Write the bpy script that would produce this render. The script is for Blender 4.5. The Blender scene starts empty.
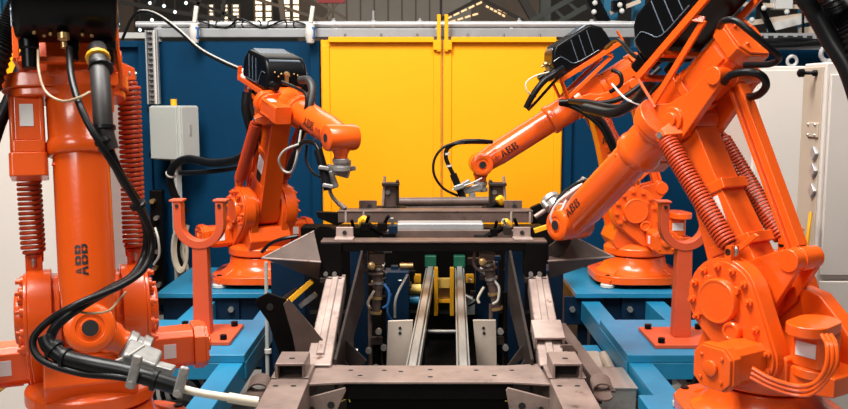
import bpy, bmesh, math, random
from mathutils import Vector, Matrix
random.seed(7)
sc = bpy.context.scene
C = sc.collection
PI = math.pi
R = math.radians

# ------------------------------------------------------------------ camera
CAM_Z, F, PITCH = 2.10, 880.0, R(7.0)
cam_d = bpy.data.cameras.new('camera')
cam_d.sensor_width = 36.0
cam_d.lens = 36.0 * F / 848.0
cam_d.clip_end = 200
cam_d.dof.use_dof = True
cam_d.dof.focus_distance = 4.6
cam_d.dof.aperture_fstop = 6.3
cam = bpy.data.objects.new('camera', cam_d)
C.objects.link(cam)
cam.location = (0, 0, CAM_Z)
cam.rotation_euler = (PI / 2 - PITCH, 0, 0)
sc.camera = cam

# ------------------------------------------------------------------ world, lights, exposure
w = bpy.data.worlds.new('hall_ambient')
sc.world = w
w.use_nodes = True
bg = w.node_tree.nodes['Background']
bg.inputs[0].default_value = (0.80, 0.88, 1.0, 1)
bg.inputs[1].default_value = 0.045


def area(name, loc, size, energy, color=(1, 0.96, 0.9), target=None):
    d = bpy.data.lights.new(name, 'AREA')
    d.shape = 'RECTANGLE'
    d.size, d.size_y = size
    d.energy = energy
    d.color = color
    o = bpy.data.objects.new(name, d)
    C.objects.link(o)
    o.location = loc
    if target is not None:
        o.rotation_euler = (Vector(target) - Vector(loc)).to_track_quat('-Z', 'Y').to_euler()
    return o


area('hall_skylight_and_fill', (-2.4, 2.6, 7.5), (2.0, 3.5), 900, (1, 0.97, 0.93), (-0.4, 5.2, 0.8))
area('hall_skylight_and_fill', (2.6, 2.2, 7.5), (2.0, 3.5), 255, (1, 0.97, 0.93), (0.6, 5.2, 0.8))
area('hall_skylight_and_fill', (0.0, 4.2, 8.0), (5.0, 1.6), 430, (1, 0.97, 0.93), (0, 7.2, 0.5))
area('hall_skylight_and_fill', (-2.6, -2.5, 5.0), (3.0, 1.2), 170, (1, 0.96, 0.92), (0, 5, 1.2))  # added front fill from behind the camera, not a skylight
area('hall_skylight_and_fill', (0.0, 17.0, 11.0), (14, 6), 900, (1, 0.93, 0.82))

sc.view_settings.view_transform = 'Standard'
sc.view_settings.look = 'None'
sc.view_settings.gamma = 1
sc.view_settings.use_curve_mapping = False
sc.view_settings.exposure = 0.10


# ------------------------------------------------------------------ helpers
def P(px, py, D):
    """point of the place seen at photo position (px, py), D metres in front of the camera"""
    u, v = (px - 424.0) / F, (204.5 - py) / F
    d = Vector((u, math.cos(PITCH) + v * math.sin(PITCH), -math.sin(PITCH) + v * math.cos(PITCH)))
    return Vector((0, 0, CAM_Z)) + d * (D / d.y)


def T(x, y, z):
    return Matrix.Translation((x, y, z))


def RX(a):
    return Matrix.Rotation(a, 4, 'X')


def RY(a):
    return Matrix.Rotation(a, 4, 'Y')


def RZ(a):
    return Matrix.Rotation(a, 4, 'Z')


def frame(p, q):
    """matrix at p whose Z axis points to q"""
    p, q = Vector(p), Vector(q)
    m = (q - p).to_track_quat('Z', 'Y').to_matrix().to_4x4()
    m.translation = p
    return m


def smooth_path(pts, n=8):
    pts = [Vector(p) for p in pts]
    if len(pts) < 3:
        return pts
    e = [pts[0] * 2 - pts[1]] + pts + [pts[-1] * 2 - pts[-2]]
    out = []
    for i in range(1, len(e) - 2):
        a, b, c, d = e[i - 1], e[i], e[i + 1], e[i + 2]
        for k in range(n):
            t = k / n
            out.append(0.5 * ((2 * b) + (c - a) * t + (2 * a - 5 * b + 4 * c - d) * t * t + (3 * b - a - 3 * c + d) * t ** 3))
    out.append(pts[-1])
    return out


class MB:
    def __init__(s):
        s.v, s.f = [], []

    def add(s, vs, fs, M=None):
        n = len(s.v)
        s.v += [(M @ Vector(p)) if M else Vector(p) for p in vs]
        s.f += [tuple(i + n for i in f) for f in fs]
        return s

    def box(s, c, d, M=None):
        x, y, z = d[0] / 2, d[1] / 2, d[2] / 2
        vs = [(c[0] + a * x, c[1] + b * y, c[2] + e * z) for a in (-1, 1) for b in (-1, 1) for e in (-1, 1)]
        return s.add(vs, [(0, 1, 3, 2), (4, 6, 7, 5), (0, 4, 5, 1), (2, 3, 7, 6), (0, 2, 6, 4), (1, 5, 7, 3)], M)

    def hexa(s, bottom, top, M=None):
        """bottom and top: four points each in the same order"""
        return s.add(list(bottom) + list(top), [(3, 2, 1, 0), (4, 5, 6, 7), (0, 1, 5, 4), (1, 2, 6, 5), (2, 3, 7, 6), (3, 0, 4, 7)], M)

    def prism(s, poly, h0, h1, M=None):
        """polygon in XY, from z=h0 to h1"""
        n = len(poly)
        vs = [(p[0], p[1], h0) for p in poly] + [(p[0], p[1], h1) for p in poly]
        fs = [tuple(range(n - 1, -1, -1)), tuple(range(n, 2 * n))] + [(i, (i + 1) % n, n + (i + 1) % n, n + i) for i in range(n)]
        return s.add(vs, fs, M)

    def lathe(s, prof, M=None, n=28, cap=True):
        """prof: list of (radius, z), turned round Z"""
        vs, fs = [], []
        for r, z in prof:
            for k in range(n):
                a = 2 * PI * k / n
                vs.append((r * math.cos(a), r * math.sin(a), z))
        m = len(prof)
        for j in range(m - 1):
            for k in range(n):
                fs.append((j * n + k, j * n + (k + 1) % n, (j + 1) * n + (k + 1) % n, (j + 1) * n + k))
        if cap:
            fs.append(tuple(range(n - 1, -1, -1)))
            fs.append(tuple((m - 1) * n + k for k in range(n)))
        return s.add(vs, fs, M)

    def cyl(s, p, q, r, r2=None, n=20):
        l = (Vector(q) - Vector(p)).length
        return s.lathe([(r, 0), (r if r2 is None else r2, l)], frame(p, q), n)

    def tube(s, pts, r, n=10, cap=True, close=False):
        pts = [Vector(p) for p in pts]
        m = len(pts)
        vs, fs = [], []
        up = None
        for i, p in enumerate(pts):
            if close:
                t = pts[(i + 1) % m] - pts[i - 1]
            else:
                t = pts[min(i + 1, m - 1)] - pts[max(i - 1, 0)]
            t.normalize()
            if up is None:
                up = Vector((0, 0, 1)) if abs(t.z) < 0.9 else Vector((1, 0, 0))
            a = t.cross(up).normalized()
            up = a.cross(t).normalized()
            rr = r(i) if callable(r) else r
            for k in range(n):
                an = 2 * PI * k / n
                vs.append(p + a * (rr * math.cos(an)) + up * (rr * math.sin(an)))
        for i in range(m if close else m - 1):
            j = (i + 1) % m
            for k in range(n):
                fs.append((i * n + k, i * n + (k + 1) % n, j * n + (k + 1) % n, j * n + k))
        if cap and not close:
            fs.append(tuple(range(n - 1, -1, -1)))
            fs.append(tuple((m - 1) * n + k for k in range(n)))
        return s.add(vs, fs)

    def ball(s, c, r, n=14, m=8, sz=1.0):
        prof = [(max(r * math.sin(PI * j / m), 1e-4), -r * sz * math.cos(PI * j / m)) for j in range(m + 1)]
        return s.lathe(prof, T(*c), n)

    def mesh(s, name, mat, angle=38):
        me = bpy.data.meshes.new(name)
        me.from_pydata([tuple(v) for v in s.v], [], s.f)
        bm = bmesh.new()
        bm.from_mesh(me)
        bmesh.ops.recalc_face_normals(bm, faces=bm.faces)
        bm.to_mesh(me)
        bm.free()
        for p in me.polygons:
            p.use_smooth = True
        me.set_sharp_from_angle(angle=R(angle))
        if mat:
            me.materials.append(M_[mat] if isinstance(mat, str) else mat)
        return me

    def build(s, name, mat, parent=None, M=None, bevel=0.0, seg=2, angle=38):
        return put(name, s.mesh(name, mat, angle), parent, M, bevel, seg)


def put(name, me, parent=None, M=None, bevel=0.0, seg=2):
    o = bpy.data.objects.new(name, me)
    C.objects.link(o)
    if parent is not None:
        o.parent = parent
    if M is not None:
        o.matrix_local = M
    if bevel:
        b = o.modifiers.new('bevel', 'BEVEL')
        b.width = bevel
        b.segments = seg
        b.limit_method = 'ANGLE'
        b.angle_limit = R(38)
        b.harden_normals = True
    return o


def tag(o, label=None, cat=None, group=None, kind=None):
    if label:
        o['label'] = label
    if cat:
        o['category'] = cat
    if group:
        o['group'] = group
    if kind:
        o['kind'] = kind
    return o


def empty(name, loc=(0, 0, 0), rz=0.0, label=None, cat=None, group=None, kind=None):
    o = bpy.data.objects.new(name, None)
    o.empty_display_size = 0.1
    C.objects.link(o)
    o.location = loc
    o.rotation_euler = (0, 0, rz)
    return tag(o, label, cat, group, kind)


def wput(mb, name, mat, parent, bevel=0.0, seg=2, angle=38):
    """a part modelled in place coordinates, parented to a thing that is only translated or turned round Z"""
    if parent is None:
        return mb.build(name, mat, None, None, bevel, seg, angle)
    Mi = (T(*parent.location) @ RZ(parent.rotation_euler.z)).inverted()
    mb.v = [Mi @ v for v in mb.v]
    return mb.build(name, mat, parent, None, bevel, seg, angle)


# ------------------------------------------------------------------ materials
M_ = {}


def mat(name, col, rough=0.5, metal=0.0, col2=None, scale=6.0, mix=0.5, bump=0.0, bscale=40.0, coat=0.0, emit=0.0, spots=None, stretch=None, spec=0.5):
    m = bpy.data.materials.new(name)
    m.use_nodes = True
    nt = m.node_tree
    b = nt.nodes['Principled BSDF']
    b.inputs['Roughness'].default_value = rough
    b.inputs['Metallic'].default_value = metal
    b.inputs['Base Color'].default_value = (*col, 1)
    b.inputs['Specular IOR Level'].default_value = spec
    if coat:
        b.inputs['Coat Weight'].default_value = coat
        b.inputs['Coat Roughness'].default_value = 0.12
    tc = nt.nodes.new('ShaderNodeTexCoord')
    src = tc.outputs['Object']
    if stretch:
        mp = nt.nodes.new('ShaderNodeMapping')
        mp.inputs['Scale'].default_value = stretch
        nt.links.new(src, mp.inputs['Vector'])
        src = mp.outputs['Vector']
    if col2:
        nz = nt.nodes.new('ShaderNodeTexNoise')
        nz.inputs['Scale'].default_value = scale
        nz.inputs['Detail'].default_value = 6
        nz.inputs['Roughness'].default_value = 0.65
        nt.links.new(src, nz.inputs['Vector'])
        rp = nt.nodes.new('ShaderNodeValToRGB')
        rp.color_ramp.elements[0].position = 0.5 - mix / 2
        rp.color_ramp.elements[1].position = 0.5 + mix / 2
        rp.color_ramp.elements[0].color = (*col, 1)
        rp.color_ramp.elements[1].color = (*col2, 1)
        nt.links.new(nz.outputs['Fac'], rp.inputs['Fac'])
        out = rp.outputs['Color']
        if spots:
            n2 = nt.nodes.new('ShaderNodeTexNoise')
            n2.inputs['Scale'].default_value = spots[1]
            n2.inputs['Detail'].default_value = 8
            n2.inputs['Roughness'].default_value = 0.75
            nt.links.new(src, n2.inputs['Vector'])
            r2 = nt.nodes.new('ShaderNodeValToRGB')
            r2.color_ramp.elements[0].position = spots[2]
            r2.color_ramp.elements[1].position = spots[2] + 0.08
            nt.links.new(n2.outputs['Fac'], r2.inputs['Fac'])
            mx = nt.nodes.new('ShaderNodeMix')
            mx.data_type = 'RGBA'
            nt.links.new(r2.outputs['Color'], mx.inputs[0])
            nt.links.new(out, mx.inputs[6])
            mx.inputs[7].default_value = (*spots[0], 1)
            out = mx.outputs[2]
        nt.links.new(out, b.inputs['Base Color'])
    if bump:
        bn = nt.nodes.new('ShaderNodeTexNoise')
        bn.inputs['Scale'].default_value = bscale
        bn.inputs['Detail'].default_value = 3
        nt.links.new(src, bn.inputs['Vector'])
        bp = nt.nodes.new('ShaderNodeBump')
        bp.inputs['Strength'].default_value = bump
        bp.inputs['Distance'].default_value = 0.01
        nt.links.new(bn.outputs['Fac'], bp.inputs['Height'])
        nt.links.new(bp.outputs['Normal'], b.inputs['Normal'])
    if emit:
        b.inputs['Emission Color'].default_value = (*col, 1)
        b.inputs['Emission Strength'].default_value = emit
    M_[name] = m
    return m


mat('orange', (0.80, 0.104, 0.007), 0.27, col2=(0.72, 0.082, 0.005), scale=3, coat=0.35, bump=0.06, bscale=60, spots=((0.50, 0.05, 0.012), 14, 0.70))
mat('orange_spring', (0.50, 0.052, 0.010), 0.4, col2=(0.38, 0.035, 0.008), scale=8, spec=0.35)
mat('stand_orange', (0.62, 0.085, 0.025), 0.5, col2=(0.52, 0.065, 0.018), scale=5, spots=((0.45, 0.08, 0.03), 9, 0.72))
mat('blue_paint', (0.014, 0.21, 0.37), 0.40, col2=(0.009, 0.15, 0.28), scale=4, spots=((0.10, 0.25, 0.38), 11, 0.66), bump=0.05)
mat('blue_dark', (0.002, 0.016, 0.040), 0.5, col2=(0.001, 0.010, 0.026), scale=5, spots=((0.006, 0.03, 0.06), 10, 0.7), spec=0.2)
mat('blue_wall', (0.0008, 0.031, 0.076), 0.6, col2=(0.0008, 0.025, 0.062), scale=1.5, bump=0.03, spec=0.08)
mat('blue_teal', (0.004, 0.14, 0.26), 0.5, col2=(0.004, 0.10, 0.20), scale=2)
mat('yellow_wall', (0.86, 0.345, 0.002), 0.55, col2=(0.83, 0.32, 0.002), scale=1.2, bump=0.02, spec=0.2)
mat('yellow', (0.86, 0.42, 0.01), 0.45, col2=(0.72, 0.32, 0.01), scale=8)
mat('yellow_pale', (0.80, 0.55, 0.10), 0.5, col2=(0.62, 0.42, 0.10), scale=8)
mat('cabinet', (0.58, 0.525, 0.475), 0.5, col2=(0.54, 0.49, 0.44), scale=2)
mat('cabinet_shaded', (0.40, 0.32, 0.24), 0.55, col2=(0.46, 0.38, 0.30), scale=2)  # cabinet beige darkened, the shade of its side is in the colour
mat('grey_box', (0.42, 0.43, 0.40), 0.5, col2=(0.38, 0.39, 0.36), scale=3)
mat('black', (0.002, 0.002, 0.0022), 0.28, col2=(0.004, 0.004, 0.0045), scale=9, spec=0.16)
mat('rubber', (0.004, 0.004, 0.0045), 0.34, col2=(0.008, 0.008, 0.0085), scale=12, spec=0.22)
mat('hose_grey', (0.030, 0.025, 0.023), 0.5, col2=(0.02, 0.017, 0.016), scale=10)
mat('steel_brown', (0.15, 0.098, 0.080), 0.42, 0.1, col2=(0.065, 0.040, 0.032), scale=6, mix=0.5, spots=((0.05, 0.03, 0.022), 14, 0.60), bump=0.05, spec=0.35)
mat('steel_light', (0.46, 0.355, 0.31), 0.38, 0.15, col2=(0.22, 0.155, 0.135), scale=5, mix=0.4, spots=((0.12, 0.052, 0.032), 9, 0.58), bump=0.04, spec=0.4)
mat('steel_dark', (0.045, 0.032, 0.028), 0.45, 0.0, col2=(0.012, 0.009, 0.008), scale=6, mix=0.5, spots=((0.09, 0.055, 0.04), 10, 0.62), bump=0.05, spec=0.12)
mat('steel_tan', (0.30, 0.215, 0.18), 0.4, 0.1, col2=(0.15, 0.105, 0.09), scale=5, mix=0.45, spots=((0.07, 0.04, 0.028), 10, 0.60), bump=0.05, spec=0.4)
mat('steel_mid', (0.11, 0.072, 0.057), 0.42, 0.1, col2=(0.06, 0.042, 0.035), scale=6, mix=0.5, spots=((0.03, 0.02, 0.016), 10, 0.62), bump=0.05, spec=0.3)
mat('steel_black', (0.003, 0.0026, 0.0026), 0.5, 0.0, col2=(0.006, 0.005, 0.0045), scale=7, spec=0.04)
mat('rail_steel', (0.48, 0.47, 0.44), 0.33, 0.55, col2=(0.30, 0.28, 0.25), scale=5, stretch=(6, 0.6, 6), spots=((0.24, 0.20, 0.14), 6, 0.66))
mat('plate_steel', (0.60, 0.51, 0.43), 0.45, 0.3, col2=(0.46, 0.36, 0.28), scale=4, mix=0.5, spots=((0.30, 0.20, 0.13), 5, 0.64))
mat('zinc', (0.42, 0.42, 0.42), 0.36, 0.4, col2=(0.33, 0.33, 0.335), scale=6)
mat('zinc_dull', (0.29, 0.295, 0.30), 0.4, 0.3, col2=(0.22, 0.225, 0.23), scale=5)
mat('alu', (0.40, 0.39, 0.37), 0.34, 0.4, col2=(0.22, 0.21, 0.20), scale=20)
mat('bolt_steel', (0.55, 0.53, 0.50), 0.3, 0.8, col2=(0.4, 0.38, 0.36), scale=20)
mat('white_plastic', (0.55, 0.52, 0.47), 0.4, col2=(0.48, 0.45, 0.41), scale=8)
mat('cream_cable', (0.62, 0.54, 0.42), 0.45, col2=(0.55, 0.47, 0.36), scale=8)
mat('tan_cable', (0.36, 0.26, 0.15), 0.45, col2=(0.3, 0.21, 0.12), scale=8)
mat('label_white', (0.78, 0.75, 0.72), 0.45, col2=(0.72, 0.69, 0.66), scale=10)
mat('letter_black', (0.012, 0.01, 0.01), 0.4)
mat('letter_red', (0.30, 0.03, 0.02), 0.4)
mat('green', (0.006, 0.11, 0.055), 0.45, col2=(0.004, 0.08, 0.04), scale=9)
mat('brass', (0.55, 0.36, 0.16), 0.3, 0.7, col2=(0.42, 0.26, 0.10), scale=12)
mat('screen_grey', (0.10, 0.12, 0.15), 0.18, col2=(0.08, 0.10, 0.13), scale=3)
mat('concrete', (0.24, 0.22, 0.20), 0.6, col2=(0.15, 0.135, 0.12), scale=2, mix=0.6, spots=((0.08, 0.07, 0.065), 6, 0.66))
mat('hall_wall', (0.50, 0.45, 0.39), 0.7, col2=(0.40, 0.35, 0.30), scale=0.6)
mat('hall_dark', (0.055, 0.045, 0.038), 0.7, col2=(0.035, 0.03, 0.026), scale=0.8)
mat('hall_green', (0.075, 0.085, 0.07), 0.6, col2=(0.05, 0.055, 0.047), scale=1)
mat('hall_brown', (0.22, 0.155, 0.11), 0.6, col2=(0.15, 0.11, 0.08), scale=1)
mat('cream_beam', (0.72, 0.58, 0.45), 0.5, col2=(0.62, 0.49, 0.38), scale=1)
mat('white_beam', (0.80, 0.78, 0.74), 0.5, col2=(0.7, 0.68, 0.64), scale=1)
mat('red_sign', (0.40, 0.03, 0.03), 0.5)
mat('lit_window', (1.0, 0.80, 0.55), 0.4, emit=1.6)
mat('lit_skylight', (1.0, 0.62, 0.32), 0.4, emit=1.1)
mat('sparkle_white', (0.85, 0.95, 1.0), 0.4, emit=1.6)
mat('blue_valve', (0.02, 0.09, 0.25), 0.4)
mat('chalk', (0.75, 0.68, 0.10), 0.8)
mat('hole_dark', (0.006, 0.005, 0.005), 0.8)

# ------------------------------------------------------------------ the hall
b = MB().box((0, 16, -0.05), (34, 40, 0.1))
tag(b.build('floor', 'concrete'), 'grey stained concrete floor of the hall', kind='structure')
WY = 8.45


def zat(py, D):
    return P(424, py, D).z


def xat(px, D):
    return (px - 424.0) / F * D


# rear cell wall of blue sheet panels between posts
wall = empty('wall_back', (0, WY, 0), kind='structure', label='dark blue sheet metal cell wall behind the robots')
ztop = zat(41, WY)
xs = [-6.2, xat(104, WY), xat(148, WY), xat(322, WY)]
for i in range(3):
    MB().box(((xs[i] + xs[i + 1]) / 2, 0.03, ztop / 2), (xs[i + 1] - xs[i] - 0.03, 0.03, ztop)).build('panel', 'blue_wall', wall, bevel=0.004)
xr = [xat(562, WY), xat(640, WY), xat(752, WY), 6.2]
zr = zat(47, WY)
for i in range(3):
    MB().box(((xr[i] + xr[i + 1]) / 2, 0.03, zr / 2), (xr[i + 1] - xr[i] - 0.03, 0.03, zr)).build('panel', 'blue_wall', wall, bevel=0.004)
for x, zt in ((xs[1], ztop), (xs[2], ztop), (xs[3] - 0.05, ztop), (xr[0] + 0.04, zr), (xr[1], zr), (xr[2], zr)):
    MB().box((x, 0, zt / 2), (0.09, 0.09, zt)).build('post', 'blue_wall', wall, bevel=0.005)
MB().box(((xs[0] + xs[1]) / 2, 0, ztop - 0.03), (xs[1] - xs[0] - 0.09, 0.08, 0.06)).build('top_rail', 'blue_wall', wall, bevel=0.005)
MB().box(((xs[1] + xs[2]) / 2, 0, ztop - 0.03), (xs[2] - xs[1] - 0.09, 0.08, 0.06)).build('top_rail', 'blue_wall', wall, bevel=0.005)

# yellow roller screens
xm = xat(442, WY)
yl, yr = xat(322, WY - 0.08), xat(562, WY - 0.08)
for (x0, x1, lab) in ((yl, xm, 'yellow sheet metal screen left of the twin yellow brackets, behind the welding jig'),
                      (xm, yr, 'yellow sheet metal screen right of the twin yellow brackets, next to blue wall')):
    d = empty('yellow_screen', ((x0 + x1) / 2, WY - 0.08, 0), 0, lab, 'screen', 'yellow screens of the cell wall')
    wd = x1 - x0
    zt = zat(40, WY - 0.08)
    MB().box((0, 0, zt / 2), (wd - 0.008, 0.03, zt)).build('sheet', 'yellow_wall', d, bevel=0.004)
    MB().box((0.0, -0.03, zt + 0.0), (wd - 0.16, 0.07, 0.05)).build('top_channel', 'yellow_wall', d, bevel=0.006)
    for k in (-1, 1):
        MB().box((k * (wd / 2 - 0.05), -0.022, zt / 2 - 0.02), (0.07, 0.02, zt - 0.06)).build('stile', 'yellow_wall', d, bevel=0.004)
    sx = 1 if x0 == yl else -1
    MB().box((sx * (wd / 2 - 0.035), -0.05, zt + 0.06), (0.035, 0.03, 0.34)).box((sx * (wd / 2 - 0.05), -0.05, zt - 0.05), (0.075, 0.035, 0.09)).build('bracket', 'yellow_wall', d, bevel=0.004)
    for k in range(3):
        MB().cyl((-wd / 2 + wd * (k + 0.7) / 3.4, -0.035, zt + 0.03), (-wd / 2 + wd * (k + 0.7) / 3.4, -0.035, zt + 0.055), 0.012, n=8).build('bolt', 'bolt_steel', d)

# galvanised channel rail and pipe that run along the top of the wall
zr1 = zat(33, WY)
r = empty('galvanised_channel', (0, WY + 0.02, zr1), 0, 'long galvanised steel channel along the top of the yellow screens and blue wall', 'rail')
x0, x1 = xat(152, WY - .2), xat(700, WY - .2)
MB().box(((x0 + x1) / 2, 0, 0), (x1 - x0, 0.09, 0.085)).build('channel', 'zinc_dull', r, bevel=0.008)
for px in (210, 335, 372, 437, 512, 600):
    MB().box((xat(px, WY - .2), 0.0, 0.055), (0.03, 0.03, 0.03)).build('clip', 'white_plastic', r)
zr2 = zat(24.5, WY)
pz = empty('air_pipe', (0, WY + 0.02, zr2), 0, 'thin galvanised air pipe above the channel on the cell wall', 'pipe')
xp0, xp1 = xat(158, WY - .2), xat(640, WY - .2)
MB().tube(smooth_path([(xp0 - .02, 0, -0.16), (xp0 - .02, 0, -0.06), (xp0 + 0.02, 0, -0.01), (xp0 + 0.1, 0, 0), (xp1, 0, 0)], 4), 0.032, 10).build('pipe_run', 'zinc', pz)
for px in (333, 373, 420, 520):
    MB().cyl((xat(px, WY - .2) - .02, 0, 0), (xat(px, WY - .2) + .02, 0, 0), 0.042, n=12).cyl((xat(px, WY - .2), 0, 0), (xat(px, WY - .2), 0, 0.13 if px == 373 else 0.06), 0.012, n=8).build('pipe_clamp', 'zinc', pz)
for k in range(9):
    px = 205 + k * 13
    MB().tube([(xat(px, WY - .2) + .04 * math.cos(a), 0.045 * math.sin(a) * 0.9, 0.045 * math.sin(a)) if False else (xat(px, WY - .2) + 0.03 * math.cos(a) * (1 if k % 2 else -1), 0.04 * math.cos(a), 0.04 * math.sin(a)) for a in [i * PI / 5 for i in range(10)]], 0.006, 6, close=True).build('cable_tie', 'rubber', pz)
MB().tube(smooth_path([(xat(198, WY - .2), -0.05, 0.03), (xat(225, WY - .2), -0.05, -0.03), (xat(240, WY - .2), -0.05, 0.05), (xat(262, WY - .2), -0.05, -0.03), (xat(285, WY - .2), -0.05, 0.04), (xat(305, WY - .2), -0.05, 0.0)], 6), 0.009, 6).build('thin_cable', 'rubber', pz)
for px, lab in ((198, 'lever ball valve on the air pipe above the grey junction box'), (312, 'lever ball valve on the air pipe at the left corner of yellow screen')):
    v = empty('ball_valve', (xat(px, WY - .14), WY - .14, zat(33, WY - .14)), 0, lab, 'valve', 'ball valves on the air pipe')
    MB().lathe([(0.02, -.10), (0.035, -.09), (0.05, -.03), (0.052, 0.02), (0.035, 0.08), (0.02, 0.09)], None, 14).build('body', 'white_plastic', v)
    MB().cyl((0, 0.03, -0.0), (0, 0.13, -0.0), 0.02, n=10).build('stub', 'zinc', v)
    MB().box((0.02, -0.01, 0.0), (0.055, 0.06, 0.11)).build('clamp_band', 'blue_valve', v, bevel=0.01)
    MB().box((0.0, 0, -0.075), (0.05, 0.05, 0.04)).build('outlet', 'stand_orange', v, bevel=0.008)
    MB().hexa([(-.015, -.02, 0.09), (.025, -.02, 0.09), (.025, .02, 0.09), (-.015, .02, 0.09)], [(0.01, -.02, 0.25), (.05, -.02, 0.24), (.05, .02, 0.24), (0.01, .02, 0.25)]).build('lever', 'white_plastic', v, bevel=0.008)

# vertical perforated cable tray beside the junction box
tz0, tz1 = zat(104, 8.3), zat(30, 8.3)
ct = empty('cable_tray', (xat(155, 8.3), 8.33, 0), 0, 'narrow perforated vertical cable tray above the grey junction box', 'cable tray')
MB().box((-0.05, 0, (tz0 + tz1) / 2), (0.012, 0.05, tz1 - tz0)).box((0.05, 0, (tz0 + tz1) / 2), (0.012, 0.05, tz1 - tz0)).box((0, 0.02, (tz0 + tz1) / 2), (0.10, 0.008, tz1 - tz0)).build('tray', 'zinc', ct)
for k in range(14):
    MB().box((-0.02, 0.0, tz0 + (k + .5) * (tz1 - tz0) / 14), (0.035, 0.03, 0.016)).build('slot', 'hole_dark', ct)
MB().tube([(0.022, -0.005, tz0), (0.022, -0.005, tz1)], 0.012, 8).build('tray_cable', 'white_plastic', ct)

# grey electrical junction box on a post
jb = empty('junction_box', P(168, 160, 8.15) * 1.0, R(-28), 'light grey electrical junction box with double door on a post', 'junction box')
MB().box((0, 0.1, 0.25), (0.36, 0.24, 0.5)).build('body', 'grey_box', jb, bevel=0.01)
MB().box((-0.01, -0.03, 0.25), (0.33, 0.02, 0.48)).build('door', 'grey_box', jb, bevel=0.006)
MB().box((0.189, 0.1, 0.25), (0.018, 0.22, 0.48)).build('side_door', 'grey_box', jb, bevel=0.005)
MB().box((0.20, 0.09, 0.28), (0.01, 0.02, 0.1)).build('latch', 'zinc', jb)
for z in (0.04, 0.46):
    MB().box((-0.19, 0.0, z), (0.03, 0.06, 0.05)).build('hinge', 'black', jb)
MB().cyl((0, 0.1, 0.5), (0, 0.1, 0.56), 0.03, n=10).build('cable_gland', 'yellow', jb)
pst = P(168, 160, 8.15)
MB().box((0.0, 0.1, -pst.z / 2), (0.07, 0.07, pst.z)).build('post', 'grey_box', jb, bevel=0.004)

# cables and small fittings hanging on the wall below the junction box
for i, (px, D, m_, rad) in enumerate(((181, 8.05, 'rubber', 0.02), (186, 8.1, 'cream_cable', 0.016), (177, 8.1, 'zinc', 0.014))):
    o = MB().tube(smooth_path([P(px + 2, 225, D), P(px - 3, 250, D - .05), P(px + 2, 272, D - .03), P(px - 1, 300, D), P(px, 330, D)], 6), rad, 8)
    tag(o.build('hanging_cable', m_), ('black cable hanging against the wall behind the orange fork stand', 'cream cable hanging against the wall behind the orange fork stand', 'silver conduit hanging against the wall behind the orange fork stand')[i], 'cable', 'cables on the wall beside the fork stand')
lc = empty('coiled_cable', P(181, 250, 7.95), 0, 'loop of grey cable tied below the junction box by the fork stand', 'cable')
for k in range(3):
    MB().tube([(0.05 * math.cos(a) * (1 + .2 * k), -0.02 * k, 0.17 * math.sin(a) * (1 + .1 * k)) for a in [i * PI / 8 for i in range(16)]], 0.012, 6, close=True).build('cable_loop', 'cream_cable', lc)
mo = empty('manifold_block', P(163, 240, 8.1), 0, 'black pneumatic manifold with fittings on the blue wall left of fork stand', 'manifold')
MB().box((-0.1, 0.2, -0.1), (0.12, 0.1, 1.1)).build('backplate', 'black', mo, bevel=0.01)
for k in range(6):
    MB().cyl((-0.12 + 0.03 * (k % 2), 0.15, 0.35 - 0.16 * k), (-0.12 + 0.03 * (k % 2), 0.09, 0.35 - 0.16 * k), 0.022, n=10).build('fitting', 'bolt_steel' if k % 2 else 'brass', mo)
MB().tube(smooth_path([(-0.1, 0.1, 0.1), (-0.06, 0.05, 0.0), (-0.06, 0.06, -0.15), (-0.12, 0.08, -0.25)], 6), 0.012, 8).build('white_tube', 'white_plastic', mo)

# left grey cabinet with the yellow screen behind it
lx = xat(105, 5.6)
lcab = empty('grey_cabinet', (lx - 0.6, 5.9, 0), 0, 'tall plain grey cabinet behind the robot at the left edge', 'cabinet')
lz = zat(80, 5.6)
MB().box((0, 0, lz / 2), (1.2, 0.6, lz)).build('body', 'cabinet', lcab, bevel=0.01)
MB().box((-0.03, -0.31, lz / 2), (1.1, 0.02, lz - 0.1)).build('door', 'cabinet', lcab, bevel=0.006)
lsc = empty('yellow_post_screen', (xat(111, 6.4) - 0.7, 6.42, 0), 0, 'yellow screen edge rising behind the grey cabinet at left', 'screen')
z2 = zat(44, 6.4)
MB().box((0, 0, z2 / 2), (1.4, 0.05, z2)).build('sheet', 'yellow_wall', lsc, bevel=0.005)
MB().box((0.67, -0.035, z2 / 2), (0.06, 0.03, z2)).build('edge_post', 'yellow_wall', lsc, bevel=0.005)

# right control cabinets
rc = empty('control_cabinet', (xat(752, 6.4), 6.4, 0), 0, 'beige control cabinet with black knob standing behind the right front robot', 'cabinet')
cz = zat(66, 6.4)
cx = 0.62
MB().box((cx / 2, 0.35, cz / 2), (cx, 0.7, cz)).build('body', 'cabinet', rc, bevel=0.012)
MB().box((cx / 2, -0.01, cz / 2), (cx - 0.04, 0.02, cz - 0.06)).build('door', 'cabinet', rc, bevel=0.006)
for xx in (0.03, 0.3):
    MB().tube([(xx + 0.035 * math.cos(a), 0.1, cz + 0.04 + 0.035 * math.sin(a)) for a in [i * PI / 8 for i in range(16)]], 0.012, 8, close=True).build('lifting_eye', 'zinc', rc)

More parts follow.
